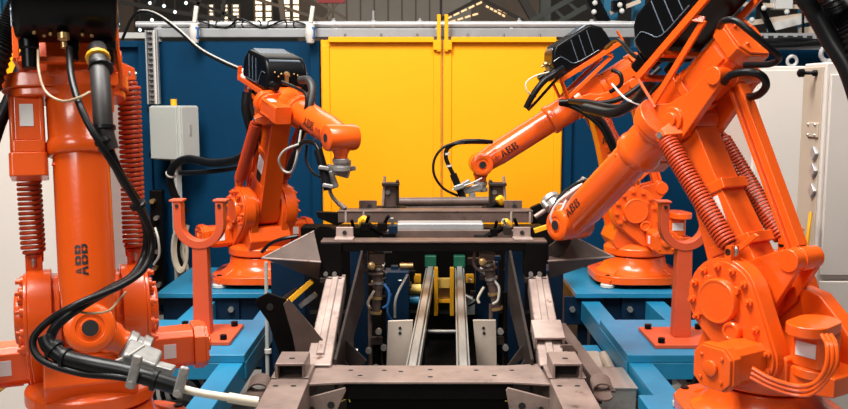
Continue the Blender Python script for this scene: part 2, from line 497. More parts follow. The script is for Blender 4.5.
fc = empty('control_cabinet', (xat(822, 5.0), 5.0, 0), 0, 'large beige control cabinet at the right edge with lifting eye on top', 'cabinet')
fz = zat(62, 5.0)
MB().box((0.6, 0.15, fz / 2), (1.2, 0.29, fz)).build('body', 'cabinet', fc, bevel=0.012)
MB().box((-0.003, 0.15, fz / 2), (0.012, 0.25, fz - 0.05)).build('shaded_side', 'cabinet_shaded', fc, bevel=0.003)  # thin sheet that gives the cabinet's side its painted shade
for k, py in enumerate((130, 153, 170, 190)):
    zz = zat(py, 5.08)
    if k == 0:
        MB().box((-0.014, 0.1, zz), (0.012, 0.14, 0.085)).build('hinge_plate', 'cabinet_shaded', fc, bevel=0.004)
        for a_ in (-1, 1):
            for e_ in (-1, 1):
                MB().ball((-0.022, 0.1 + a_ * .045, zz + e_ * .03), .010, 8, 5).build('screw', 'bolt_steel', fc)
    else:
        MB().box((0, 0, 0), (0.02, 0.06, 0.06), T(-0.018, 0.06, zz) @ RX(R(45))).build('latch_tab', 'zinc', fc, bevel=0.004)
MB().lathe([(0.018, 0), (0.018, 0.02), (0.010, 0.03), (0.010, 0.07), (0.024, 0.075), (0.024, 0.10), (0.012, 0.11)], T(-0.01, 0.1, zat(73, 5.1)) @ RY(R(-90)), 12).build('knob', 'black', fc)
MB().box((0.6, -0.012, fz * 0.72), (1.16, 0.025, fz * 0.5)).build('upper_door', 'cabinet', fc, bevel=0.006)
MB().box((0.6, -0.012, fz * 0.235), (1.16, 0.025, fz * 0.44)).build('lower_door', 'cabinet', fc, bevel=0.006)
MB().tube([(0.05 + 0.042 * math.cos(a), 0.1, fz + 0.05 + 0.042 * math.sin(a)) for a in [i * PI / 9 for i in range(18)]], 0.014, 8, close=True).build('lifting_eye', 'zinc', fc)
MB().tube(smooth_path([P(811, 212, 4.97) - fc.location, P(808, 235, 4.95) - fc.location, P(806, 262, 4.95) - fc.location, P(803, 290, 5.0) - fc.location], 6), 0.011, 8).build('yellow_cable', 'yellow', fc)

# cable tray on the wall above the right cabinets
tr = empty('cable_ladder', (0, WY - 0.15, 0), 0, 'perforated cable tray with black cables over the right blue wall', 'cable tray')
xa, xb = xat(716, WY), 6.0
MB().box(((xa + xb) / 2, 0, zat(37, WY - .15)), (xb - xa, 0.03, 0.07)).box(((xa + xb) / 2, 0, zat(47, WY - .15)), (xb - xa, 0.06, 0.05)).build('tray', 'zinc', tr)
for k in range(24):
    MB().box((xa + 0.05 + k * 0.09, -0.016, zat(37, WY - .15)), (0.05, 0.006, 0.022)).build('slot', 'hole_dark', tr)
for k in range(3):
    zz = zat(40 + 2 * k, WY - .15)
    MB().tube(smooth_path([(xa + i * 0.3, -0.03 - 0.015 * k, zz + random.uniform(-.02, .02)) for i in range(12)], 4), 0.022, 8).build('cable', 'rubber', tr)

# ------------------------------------------------------------------ hall background
YB = 30.0
hw = empty('wall_far', (0, YB, 0), kind='structure', label='far wall of the factory hall')
MB().box((0, 0.2, 6), (44, 0.3, 12)).build('wall_face', 'hall_dark', hw)
for px0, px1, m_ in ((330, 470, 'hall_wall'), (100, 140, 'hall_brown'), (300, 330, 'hall_brown'), (470, 540, 'hall_brown')):
    MB().box(((xat(px0, YB) + xat(px1, YB)) / 2, 0, 6), (xat(px1, YB) - xat(px0, YB), 0.2, 12)).build('wall_bay', m_, hw)
for k in range(8):
    MB().box((xat(335 + 13.5 * k, YB), -0.12, 6), (0.04, 0.03, 12)).build('seam', 'hall_brown', hw)
for k, (pa, pb) in enumerate(((213, 218), (226, 232), (236, 243), (258, 266), (268, 275), (286, 293), (295, 302))):
    wn = empty('window_%d' % (k + 1), (0, 27.0, 0), kind='structure', label='tall narrow lit hall window')
    z0, z1 = zat(24, 27), zat(-8 if k > 2 else 4, 27)
    xa_, xb_ = xat(pa, 27), xat(pb, 27)
    MB().box((xa_, 0, (z0 + z1) / 2), (0.04, 0.1, z1 - z0)).box((xb_, 0, (z0 + z1) / 2), (0.04, 0.1, z1 - z0)).build('window_frame', 'hall_brown', wn)
    nz_ = 5
    for j in range(nz_):
        MB().box(((xa_ + xb_) / 2, 0, z0 + (j + .5) * (z1 - z0) / nz_), (xb_ - xa_ - 0.06, 0.03, (z1 - z0) / nz_ - 0.05)).build('pane', 'lit_window', wn)


def bar(mb, pa, pb, D, wpx, D2=None):
    a, c = P(pa[0], pa[1], D), P(pb[0], pb[1], D2 or D)
    r_ = wpx / F * D / 2
    m = frame(a, c)
    mb.box((0, 0, (c - a).length / 2), (2 * r_, 2 * r_, (c - a).length), m)
    return mb


# roof trusses
def truss(name, lab, bars, m_):
    t = empty(name, (0, 0, 0), 0, lab, 'truss')
    for (pa, pb, D, wd) in bars:
        bar(MB(), pa, pb, D, wd).build('truss_bar', m_, t)
    return t


truss('roof_truss', 'dark brown roof truss high behind the left blue wall', [((120, 2), (222, 20), 20, 4), ((175, -6), (240, 20), 20, 3), ((150, 12), (160, -10), 20, 3), ((190, 16), (205, -6), 20, 3), ((112, -4), (112, 44), 18, 6), ((225, -8), (222, 30), 20, 3)], 'hall_dark')
truss('roof_truss', 'brown roof truss crossing the lit windows above the yellow screen', [((240, -6), (330, 22), 24, 3), ((280, -8), (284, 26), 22, 5), ((305, -6), (345, 18), 24, 3), ((320, 24), (345, -6), 24, 2)], 'hall_brown')
truss('crane_truss', 'dark green lattice crane girder behind the yellow screen top', [((530, 22), (590, -12), 18, 5), ((552, 26), (612, -8), 18, 5), ((540, 16), (552, 26), 18, 3), ((553, 8), (565, 20), 18, 3), ((566, 1), (579, 12), 18, 3), ((580, -8), (592, 6), 18, 3), ((545, -10), (545, 30), 22, 10)], 'hall_green')
truss('roof_truss', 'dark gable truss carrying the warm skylight strips at the centre', [((428, 26), (492, -8), 26, 3), ((484, 0), (530, 24), 26, 3), ((430, 27), (530, 27), 26, 3), ((441, -10), (441, 30), 26, 2.5), ((520, -6), (540, 30), 22, 8)], 'hall_dark')
sky = empty('roof_skylight', (0, 0, 0), 0, 'broken rows of warm lit skylight panes under the far gable', 'skylight')
for (xa_, ya_, xb_, yb_, n_) in ((446, 19, 484, 1, 5), (450, 22, 480, 13, 4), (486, 6, 506, 17, 5), (498, 9, 520, 19, 4)):
    for k in range(n_):
        t0, t1 = k / n_, (k + 0.72) / n_
        bar(MB(), (xa_ + (xb_ - xa_) * t0, ya_ + (yb_ - ya_) * t0), (xa_ + (xb_ - xa_) * t1, ya_ + (yb_ - ya_) * t1), 27, 1.6).build('pane', 'lit_skylight', sky)
sg = MB()
bar(sg, (318, 0), (345, 0), 20, 6)
tag(sg.build('hall_sign', 'red_sign'), 'small dark red sign hanging high over the yellow screen', 'sign')

# teal cladding at the top left
cl = empty('teal_cladding', (0, 13.0, 0), 0, 'teal blue sheet cladding of a machine behind the left cell wall', 'machine')
for k in range(7):
    xa_ = xat(-30 + 21 * k, 13)
    MB().box((xa_ + 0.15, 0, 2.2), (0.28, 0.1, 4.4)).build('panel', 'blue_teal', cl, bevel=0.01)
MB().box((xat(60, 13), -0.1, zat(36, 13)), (2.9, 0.1, 0.08)).build('rail', 'white_beam', cl)
for (px, py, lab) in ((150, 3, 'tiny glowing ball for lit glass at the top edge, leftmost of the upper group'), (152, 20, 'tiny glowing ball for lit glass directly above the cable tray'), (164, 6, 'tiny glowing ball for lit glass in the middle of the upper group'), (175, 12, 'tiny glowing ball for lit glass just left of the ball valve lever'), (186, 3, 'tiny glowing ball for lit glass at the top edge, rightmost of the group'), (140, 30, 'tiny glowing ball for lit glass beside the top of the blue post'), (118, 24, 'tiny glowing ball for lit glass next to the black control box at left')):
    wl = empty('glass_sparkle', P(px, py, 16), 0, lab, 'sparkle', 'far glass sparkles')  # added glowing balls for sparkles on blue-lit glass, no lamps there
    MB().ball((0, 0, 0), 0.03, 10, 6).build('glow_ball', 'sparkle_white', wl)
    MB().cyl((0, 0, .03), (0, 0, 6.0), .008, n=6).build('hanger', 'hall_dark', wl)

# machinery with blue columns and cream beams at the top right
mc = empty('blue_machine_frame', (0, 12, 0), 0, 'blue steel machine frame with cream and white beams beyond the right wall', 'machine')
for px, wd in ((606, 14), (634, 10), (722, 8), (742, 10), (800, 13), (846, 10)):
    MB().box((xat(px, 12), 0, 2.5), (wd / F * 12, 0.2, 5.0)).build('column', 'blue_teal', mc, bevel=0.01)
for (pa, pb, wd, m_) in (((700, 30), (815, 14), 5, 'cream_beam'), ((715, 3), (800, 7), 4, 'cream_beam'), ((768, 28), (812, 17), 8, 'white_beam'), ((610, 13), (640, 1), 4, 'cream_beam'), ((800, 32), (850, 26), 8, 'cream_beam'), ((715, 24), (730, 20), 8, 'white_beam'), ((773, 2), (790, 2), 14, 'white_beam'), ((590, 22), (660, 26), 5, 'white_beam')):
    bb = bar(MB(), pa, pb, 11.7, wd)
    wput(bb, 'beam', m_, mc)
for (pa, pb, wd) in (((757, 0), (775, 38), 5), ((803, -5), (803, 36), 2), ((590, -4), (604, 24), 12), ((612, 6), (625, 6), 10)):
    wput(bar(MB(), pa, pb, 11.5, wd), 'black_pipe', 'black', mc)
for (px, py) in ((752, 20), (764, 8), (829, 8), (595, 3), (594, 12), (620, 5), (622, 11), (787, 12)):
    wput(MB().ball(P(px, py, 11.4), 0.035, 10, 6), 'fitting', 'white_beam', mc)

# ------------------------------------------------------------------ blue base frames, pedestals, fork stands
PZ = 0.62


def hexbolt(mb, c, r=0.02, h=0.018, M=None):
    return mb.lathe([(r, 0), (r, h)], (M or Matrix()) @ T(*c), 6)


def base_frame(side, lab):
    s = side
    bf = empty('robot_base_frame', (s * 1.5, 5.0, 0), 0, lab, 'base frame', 'blue base frames')
    xin, xout = (1.27, 1.76) if s > 0 else (1.13, 1.66)
    for x in (xin, xout):
        wput(MB().box((s * x, 4.6, 0.475), (0.14, 4.1, 0.15)), 'long_beam', 'blue_paint', bf, 0.006)
    for y in (2.9, 4.6, 6.3):
        for x in (xin, xout):
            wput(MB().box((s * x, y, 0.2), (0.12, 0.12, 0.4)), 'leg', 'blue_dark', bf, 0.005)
    # fork stand platform
    x0 = xin - 0.07
    wput(MB().box((s * (x0 + 0.42), 5.41, 0.575), (0.86, 0.82, 0.05)), 'platform', 'blue_paint', bf, 0.005)
    wput(MB().box((s * (x0 + 0.42), 5.015, 0.50), (0.84, 0.03, 0.10)), 'platform_edge', 'blue_paint', bf, 0.004)
    wput(MB().box((s * (x0 + 0.0), 5.41, 0.50), (0.03, 0.80, 0.10)), 'platform_edge', 'blue_paint', bf, 0.004)
    # rear pedestal
    wput(MB().box((s * (x0 + 0.46), 7.05, PZ - 0.02), (1.02, 1.02, 0.04)), 'pedestal_plate', 'blue_paint', bf, 0.005)
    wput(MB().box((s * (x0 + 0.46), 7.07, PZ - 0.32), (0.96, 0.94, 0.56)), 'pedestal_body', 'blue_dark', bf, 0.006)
    for k in (0, 1):
        xx = (x0 - 0.01, xout - 0.13)[k]
        wput(MB().box((s * (xx + 0.03), 6.585, 0.475), (0.30, 0.03, 0.22)), 'end_plate', 'blue_dark', bf, 0.004)
        wput(hexbolt(MB(), (0, 0, 0), 0.022, 0.03, T(s * (xx - 0.06), 6.57, 0.49) @ RX(PI / 2)), 'bolt', 'bolt_steel', bf)
    # front pedestal
    if s < 0:
        wput(MB().box((-1.43, 3.66, 0.565), (0.95, 0.9, 0.03)), 'pedestal_plate', 'blue_paint', bf, 0.005)
    else:
        wput(MB().box((1.52, 3.8, PZ - 0.035), (0.9, 0.9, 0.07)), 'pedestal_plate', 'blue_paint', bf, 0.005)
    return bf


base_frame(-1, 'blue steel base frame carrying the two left robots and left fork stand')
base_frame(1, 'blue steel base frame carrying the two right robots and right fork stand')


def fork_stand(cx, cy, lab):
    fs = empty('fork_stand', (cx, cy, 0.60), 0, lab, 'stand', 'orange fork stands')
    MB().box((0, 0, 0.0125), (0.42, 0.42, 0.025)).build('base_plate', 'stand_orange', fs, bevel=0.004)
    for a in (-1, 1):
        for c in (-1, 1):
            hexbolt(MB(), (a * 0.16, c * 0.16, 0.025), 0.022, 0.03).build('bolt', 'black', fs)
    MB().hexa([(-.053, -.045, .025), (.053, -.045, .025), (.053, .045, .025), (-.053, .045, .025)], [(-.046, -.04, .585), (.046, -.04, .585), (.046, .04, .585), (-.046, .04, .585)]).build('post', 'stand_orange', fs, bevel=0.005)
    # U shaped fork: outline in XZ
    ro, ri, n = 0.155, 0.105, 16
    zc = 0.72
    poly = [(-ro, zc + .14)] + [(-ro * math.cos(PI * k / n), zc - ro * math.sin(PI * k / n)) for k in range(n + 1)] + [(ro, zc + .14), (ri, zc + .14)]
    poly += [(ri * math.cos(PI * k / n), zc - ri * math.sin(PI * k / n)) for k in range(n + 1)] + [(-ri, zc + .14)]
    # build as quads strip
    outer = [(-ro, zc + .14)] + [(-ro * math.cos(PI * k / n), zc - ro * math.sin(PI * k / n)) for k in range(n + 1)] + [(ro, zc + .14)]
    inner = [(-ri, zc + .14)] + [(-ri * math.cos(PI * k / n), zc - ri * math.sin(PI * k / n)) for k in range(n + 1)] + [(ri, zc + .14)]
    m = MB()
    vs, fs_ = [], []
    N = len(outer)
    for y in (-.045, .045):
        vs += [(p[0], y, p[1]) for p in outer] + [(p[0], y, p[1]) for p in inner]
    for i in range(N - 1):
        fs_ += [(i, i + 1, N + i + 1, N + i), (2 * N + i, 3 * N + i, 3 * N + i + 1, 2 * N + i + 1), (i, 2 * N + i, 2 * N + i + 1, i + 1), (N + i, N + i + 1, 3 * N + i + 1, 3 * N + i)]
    for i in (0, N - 1):
        fs_.append((i, N + i, 3 * N + i, 2 * N + i))
    m.add(vs, fs_)
    m.build('fork', 'stand_orange', fs, bevel=0.004)
    for a in (-1, 1):
        MB().box((a * 0.135, 0, zc + .145), (0.085, 0.10, 0.012)).build('fork_pad', 'stand_orange', fs, bevel=0.003)
        MB().cyl((a * 0.13, -0.046, zc + .115), (a * 0.13, -0.052, zc + .115), 0.011, n=10).build('hole', 'hole_dark', fs)
    return fs


fork_stand(xat(198, 5.4), 5.4, 'orange fork stand with U shaped cradle standing on the left blue frame')
fork_stand(xat(687, 5.33), 5.33, 'orange fork stand with U shaped cradle standing on the right blue frame')

# ------------------------------------------------------------------ robots
L2, A2X, A2Z, UC, UL = 0.86, 0.08, 0.60, 0.09, 1.02


def octa(rx, ry=None, ch=0.4):
    ry = ry or rx
    c = 1 - ch
    return [(rx, ry * c), (rx * c, ry), (-rx * c, ry), (-rx, ry * c), (-rx, -ry * c), (-rx * c, -ry), (rx * c, -ry), (rx, -ry * c)]


def rsquare(h, r, n=6):
    out = []
    for qx, qy, a0 in ((1, 1, 0), (-1, 1, 90), (-1, -1, 180), (1, -1, 270)):
        for k in range(n + 1):
            a = R(a0 + 90 * k / n)
            out.append((qx * (h - r) + r * math.cos(a), qy * (h - r) + r * math.sin(a)))
    return out


RM = {}   # shared robot meshes


def shared(key, fn):
    if key not in RM:
        RM[key] = fn()
    return RM[key]


MY = RX(-PI / 2)     # turns lathe Z axis to +Y


def letters_mesh(radius, height, length_cell=None):
    """the three block letters A B B, cut by thin cross lines, wrapped on a cylinder round X.
    Letters read along +X, up is increasing angle."""
    N = 26
    m = MB()
    lw = height * 0.80
    gap = height * 0.10

    def inA(x, y):
        l = 0.5 - 0.5 * (0.18 + 0.82 * (1 - y)) * 1.0
        rr = 1 - l
        if not (l <= x <= rr):
            return False
        il, ir = l + 0.27, rr - 0.27
        if il < x < ir and (y < 0.22 or y > 0.42):
            return y > 0.80
        return True

    def inB(x, y):
        if y > 0.53:
            cy, hh, wmax = 0.76, 0.24, 0.93
        else:
            cy, hh, wmax = 0.265, 0.265, 1.0
        t = abs(y - cy) / hh
        if t > 1:
            return x < 0.6 and False
        edge = wmax - 0.22 * t ** 3
        if x > edge:
            return False
        if 0.30 < x < wmax - 0.28 and t < 0.36:
            return False
        return True

    for li, fn in enumerate((inA, inB, inB)):
        for i in range(N):
            for j in range(N):
                x, y = (i + .5) / N, (j + .5) / N
                if not fn(x, y):
                    continue
                if abs(y - 0.5) < 0.03 or abs(x - 0.5) < 0.028:
                    continue
                pts = []
                for (dx, dy) in ((0, 0), (1, 0), (1, 1), (0, 1)):
                    X = li * (lw + gap) + (i + dx) / N * lw
                    a = ((j + dy) / N - 0.5) * height / radius
                    pts.append((X, radius * math.sin(a), radius * math.cos(a)))
                m.add(pts, [(0, 1, 2, 3)])
    return m


def spring_mesh():
    m = MB()
    turns, n, r, wr = 36, 12, 0.041, 0.0062
    pts = []
    for i in range(turns * n + 1):
        a = 2 * PI * i / n
        rr = r * min(1.0, 0.55 + 0.45 * min(i, turns * n - i) / (n * 1.5))
        pts.append((rr * math.cos(a), rr * math.sin(a), i / (turns * n)))
    s_len = 0.55
    pts = [(p[0], p[1], p[2] * s_len) for p in pts]
    m.tube(pts, wr, 6)
    return m.mesh('spring', 'orange_spring', 60)


def m_base():
    m = MB()
    m.prism(rsquare(0.355, 0.23), 0.035, 0.095)
    m.lathe([(0.32, 0.095), (0.275, 0.12), (0.245, 0.16), (0.235, 0.22)], None, 36)
    for k in range(4):
        mm = RZ(R(45 + 90 * k))
        m.hexa([(0.2, -.02, .085), (0.36, -.02, .085), (0.36, .02, .085), (0.2, .02, .085)], [(0.2, -.02, .2), (0.26, -.02, .14), (0.26, .02, .14), (0.2, .02, .2)], mm)
    return m.mesh('base', 'orange')


def m_turret():
    m = MB()
    m.lathe([(0.20, 0.22), (0.25, 0.235), (0.25, 0.29), (0.22, 0.31), (0.20, 0.33)], None, 36)
    # body seen from the side (XZ outline) extruded along Y
    MXZ = Matrix(((1, 0, 0, 0), (0, 0, 1, 0), (0, 1, 0, 0), (0, 0, 0, 1)))
    m.prism([(-0.22, .29), (.2, .29), (.24, .36), (.2, .46), (0.10, .47), (-.12, .46), (-.22, .40)], -.17, .17, MXZ)
    m.prism([(-0.42, .29), (-.2, .26), (-.2, .36), (-.24, .385), (-.42, .37)], -.15, .15, MXZ)
    m.prism([(-.10, .66), (-.20, .64), (-.30, .55), (-.42, .40), (-.42, .33), (-.16, .33)], -.15, -.06, MXZ)
    for s in (-1, 1):
        # cheeks that carry the gear boxes
        pl = [(-.20, .28), (.17, .28), (.21, .42), (.24, .57)] + [(A2X + .165 * math.cos(R(a)), A2Z + .165 * math.sin(R(a))) for a in (0, 25, 50, 75, 100, 125, 150, 175)] + [(-.16, .45)]
        a, c = (0.095, 0.155) if s > 0 else (-0.155, -0.095)
        m.prism(pl, a, c, MXZ)
    return m.mesh('turret', 'orange')


def hull2(c0, r0, c1, r1, n=18):
    """outline round two circles"""
    d = Vector((c1[0] - c0[0], c1[1] - c0[1]))
    base = math.atan2(d.y, d.x)
    off = math.acos((r0 - r1) / d.length)
    out = []
    for k in range(n + 1):
        a = base + off + (2 * PI - 2 * off) * k / n
        out.append((c0[0] + r0 * math.cos(a), c0[1] + r0 * math.sin(a)))
    for k in range(n + 1):
        a = base - off + 2 * off * k / n
        out.append((c1[0] + r1 * math.cos(a), c1[1] + r1 * math.sin(a)))
    return out


MTX, MTZ = -0.165, -0.215      # motor centre, relative to axis 2


def m_gearbox():
    """on +Y side at axis 2; polygons in XZ extruded along Y"""
    m = MB()
    MXZ = Matrix(((1, 0, 0, 0), (0, 0, 1, 0), (0, 1, 0, 0), (0, 0, 0, 1)))
    m.prism(hull2((0, 0), .185, (MTX, MTZ), .12), .15, .235, MXZ)
    m.prism(hull2((0, 0), .174, (MTX, MTZ), .11), .235, .25, MXZ)
    return m.mesh('gearbox', 'orange', 30)


def m_gearcover():
    m = MB()
    m.lathe([(0.10, .245), (0.10, .275), (0.095, .285), (0.087, .286), (0.084, .282), (0.02, .282)], MY, 36)
    for k in range(4):
        a = R(35 + 90 * k)
        m.lathe([(0.02, .245), (0.02, .272)], RY(a) @ T(0.104, 0, 0) @ MY, 12)
    return m.mesh('gear_cover', 'orange')


BOLTS = [(.149 * math.cos(R(a)), .149 * math.sin(R(a))) for a in (-38, -8, 22, 52, 82, 112, 142, 172)]
BOLTS += [(MTX - .09 * math.cos(R(a)), MTZ + .09 * math.sin(R(a))) for a in (25, -25, -75)] + [(-.185, -.09)]


def m_boltring():
    m = MB()
    m.lathe([(0.018, .245), (0.018, .262), (0.012, .264), (0.009, .264), (0.009, .278)], MY, 10)
    return m.mesh('bolt', 'orange')


def m_portcap():
    m = MB()
    m.lathe([(0.044, .235), (0.044, .275), (0.038, .282), (0.028, .282), (0.026, .275), (0.005, .275)], T(-0.078, 0, -0.118) @ MY, 24)
    return m.mesh('port_cap', 'orange')


def m_motor():
    """axis 2 motor, along +Y from the gear box"""
    m = MB()
    Mm = T(MTX, 0, MTZ) @ MY
    m.prism(octa(0.09, 0.09, .35), .17, .235, Mm)
    m.lathe([(0.085, .235), (0.085, .25)], Mm, 24)
    m.prism(octa(0.078, 0.078, .3), .25, .44, Mm)
    m.box((0, 0, 0), (0.09, 0.02, 0.13), Mm @ T(0, .078, .34))
    m.prism(octa(0.098, 0.092, .42), .44, .485, Mm)
    m.prism(octa(0.09, 0.085, .42), .485, .50, Mm)
    m.lathe([(0.034, .50), (0.034, .515), (0.025, .518)], Mm, 18)
    for k in range(4):
        a = R(45 + 90 * k)
        m.lathe([(0.009, .50), (0.009, .508)], Mm @ T(.072 * math.cos(a), .068 * math.sin(a), 0), 8)
    return m.mesh('motor', 'orange')


def m_turretmotor():
    m = MB()
    Mm = T(-0.29, 0.08, 0)
    m.lathe([(0.09, .34), (0.09, .375), (0.075, .385)], Mm, 20)
    m.prism(octa(0.072, 0.072, .25), .385, .53, Mm)
    st = [(0.09 + 0.085 * math.cos(R(a)), 0.085 * math.sin(R(a))) for a in range(-90, 91, 15)] + [(-0.01 + 0.085 * math.cos(R(a)), 0.085 * math.sin(R(a))) for a in range(90, 271, 15)]
    m.prism(st, .53, .575, Mm @ RZ(R(100)))
    return m.mesh('turret_motor', 'orange')


def m_lowerarm():
    m = MB()
    MXZ = Matrix(((1, 0, 0, 0), (0, 0, 1, 0), (0, 1, 0, 0), (0, 0, 0, 1)))
    # side walls + web: hollow looking box with stepped back
    pl = [(-.12, -.05), (.13, -.05), (.125, .15), (.085, .55), (.075, .80), (-.06, .80), (-.075, .55), (-.13, .12)]
    m.prism(pl, -.078, .078, MXZ)
    m.lathe([(0.13, -.092), (0.13, .092)], T(0, 0, 0) @ MY, 28)
    m.lathe([(0.085, -.09), (0.085, .09)], T(0, 0, L2) @ MY, 24)
    m.box((-.03, 0, .50), (.16, .175, .05))
    m.box((-.03, 0, .23), (.23, .17, .05))
    return m.mesh('lower_arm', 'orange')


def m_rod():
    m = MB()
    m.lathe([(0.055, -.035), (0.055, .035)], MY, 20)
    m.lathe([(0.05, -.035), (0.05, .035)], T(0, 0, L2) @ MY, 20)
    m.lathe([(0.028, -.05), (0.028, .05)], MY, 14)
    m.lathe([(0.028, -.05), (0.028, .05)], T(0, 0, L2) @ MY, 14)
    m.box((0, 0, L2 / 2), (.03, .03, L2 - .08))
    m.box((0.025, 0, L2 / 2), (.018, .065, L2 - .10))
    m.box((-0.025, 0, L2 / 2), (.018, .065, L2 - .10))
    return m.mesh('parallel_rod', 'orange')


def m_crank():
    """from axis 2 (origin) back to the rod pivot at x=-0.30"""
    m = MB()
    MXZ = Matrix(((1, 0, 0, 0), (0, 0, 1, 0), (0, 1, 0, 0), (0, 0, 0, 1)))
    for s in (-1, 1):
        a, c = (.05, .085) if s > 0 else (-.085, -.05)
        m.prism([(.02, .13), (-.12, .11), (-.30, .055), (-.345, .0), (-.30, -.055), (-.12, -.12), (.02, -.13)], a, c, MXZ)
    m.lathe([(0.05, -.095), (0.05, .095)], T(-.30, 0, 0) @ MY, 18)
    m.box((-.12, 0, 0), (.1, .12, .14))
    return m.mesh('crank', 'orange')


def m_elbow():
    m = MB()
    MXZ = Matrix(((1, 0, 0, 0), (0, 0, 1, 0), (0, 1, 0, 0), (0, 0, 0, 1)))
    # two side plates from front flange over pivot to rod pivot
    for s in (-1, 1):
        a, c = (.092, .135) if s > 0 else (-.135, -.092)
        m.prism([(.14, .15), (.14, -.02), (.10, -.075), (0, -.10), (-.08, -.085), (-.30, -.045), (-.345, .0), (-.31, .045), (-.16, .04), (-.03, .075), (.03, .12)], a, c, MXZ)
    m.box((.01, 0, UC + .02), (.22, .2, .18))
    m.lathe([(0.06, -.15), (0.06, .15)], MY, 22)
    m.lathe([(0.035, -.165), (0.035, .165)], MY, 16)
    m.lathe([(0.042, -.15), (0.042, .15)], T(-.30, 0, 0) @ MY, 16)
    # spring pin arms
    for s in (-1, 1):
        m.hexa([(-.01, s * .13, -.09), (.09, s * .13, -.09), (.075, s * .215, -.07), (.025, s * .215, -.07)], [(-.01, s * .13, .0), (.09, s * .13, .0), (.075, s * .215, -.03), (.025, s * .215, -.03)])
    return m.mesh('elbow', 'orange')


MXA = RY(PI / 2)     # turns lathe Z axis to +X


def m_flange():
    """stadium plate across the arm that holds the two side motors; in YZ around the arm axis"""
    m = MB()
    st = []
    for a in range(-90, 91, 12):
        st.append((0.055 + 0.125 * math.cos(R(a)), 0.125 * math.sin(R(a))))
    for a in range(90, 271, 12):
        st.append((-0.165 + 0.092 * math.cos(R(a)), 0.092 * math.sin(R(a))))
    # local (x,y) of the polygon -> world (y,z); extrude along x
    MM = Matrix(((0, 0, 1, 0), (1, 0, 0, 0), (0, 1, 0, UC), (0, 0, 0, 1)))
    m.prism(st, .10, .155, MM)
    st2 = [(p[0] * 0.93, p[1] * 0.9) for p in st]
    m.prism(st2, .155, .185, MM)
    return m.mesh('flange', 'orange')


def m_sidemotor():
    m = MB()
    MM = Matrix(((0, 0, 1, 0), (1, 0, 0, -0.175), (0, 1, 0, UC), (0, 0, 0, 1)))
    m.prism(octa(0.053, 0.053, .25), .18, .34, MM)
    m.prism(octa(0.058, 0.058, .2), .34, .385, MM)
    m.prism(octa(0.063, 0.063, .15), .385, .47, MM)
    for a in (-1, 1):
        for c in (-1, 1):
            m.lathe([(0.011, .18), (0.011, .38)], MM @ T(a * .047, c * .047, 0), 8)
    return m.mesh('side_motor', 'orange')


def m_rearmotor():
    m = MB()
    MM = Matrix(((0, 0, 1, 0), (1, 0, 0, 0), (0, 1, 0, UC), (0, 0, 0, 1)))
    m.lathe([(0.115, -.13), (0.115, -.09), (0.10, -.08), (0.10, .1)], MM, 28)
    m.prism(octa(0.088, 0.088, .35), -.38, -.12, MM)
    m.prism(octa(0.112, 0.108, .40), -.45, -.385, MM)
    m.prism(octa(0.104, 0.10, .40), -.462, -.45, MM)
    m.box((-.25, .09, UC), (.22, .02, .09))
    m.box((-.25, -.09, UC), (.22, .02, .09))
    m.box((-.25, 0, UC + .09), (.22, .08, .02))
    for a in range(4):
        m.lathe([(0.01, -.475), (0.01, -.46)], MM @ T(.075 * math.cos(R(45 + 90 * a)), .075 * math.sin(R(45 + 90 * a)), 0), 8)
    return m.mesh('rear_motor', 'orange')


def m_frontcyl():
    m = MB()
    m.lathe([(0.125, .15), (0.112, .19), (0.110, .33), (0.116, .34), (0.12, .355), (0.12, .38), (0.114, .392), (0.10, .396)], T(0, 0, UC) @ MXA, 36)
    return m.mesh('arm_housing', 'orange')


def m_tube():
    m = MB()
    m.lathe([(0.098, .38), (0.098, .86), (0.094, .89), (0.086, UL)], T(0, 0, UC) @ MXA, 36)
    for a in (-1, 1):
        m.lathe([(0.008, .42), (0.012, .43)], T(0, a * .09, UC + .03) @ MXA, 8)
    return m.mesh('arm_tube', 'orange')


def m_wrist():
    """around the wrist centre, arm comes along -X, tilt axis Y"""
    m = MB()
    m.lathe([(0.07, -.112), (0.083, -.105), (0.088, -.09), (0.088, .09), (0.083, .105), (0.07, .112), (0.06, .113), (0.05, .113), (0.048, .108), (0.034, .108), (0.032, .113), (0.02, .113)], MY, 32)
    return m.mesh('wrist_housing', 'orange')


def m_wristhole():
    m = MB()
    m.lathe([(0.028, -.1135), (0.028, .1145)], MY, 24)
    return m.mesh('wrist_bore', 'hole_dark')


def m_stub():
    m = MB()
    m.lathe([(0.06, .03), (0.058, .09), (0.046, .11), (0.046, .135)], MXA, 24)
    return m.mesh('wrist_stub', 'orange')


def m_toolflange():
    m = MB()
    m.lathe([(0.05, .135), (0.055, .14), (0.055, .165), (0.048, .168), (0.048, .185), (0.06, .188), (0.06, .215), (0.05, .22)], MXA, 24)
    m.lathe([(0.014, .15), (0.014, .2)], T(0, .06, 0) @ MXA, 8)
    return m.mesh('tool_flange', 'alu')


def m_box():
    """black control box with its grooved, chamfered lid; in arm coordinates"""
    m = MB()
    x0, x1, z0, z1, hw = -.34, .14, .27, .50, .165
    MXZ = Matrix(((1, 0, 0, 0), (0, 0, 1, 0), (0, 1, 0, 0), (0, 0, 0, 1)))
    m.prism([(x0, z0), (x1, z0), (x1 + .0, z0 + .12), (x1 - .05, z1 - .03), (x1 - .10, z1), (x0 + .08, z1), (x0 + .01, z1 - .07), (x0, z0 + .1)], -hw, hw, MXZ)
    return m.mesh('control_box', 'black')


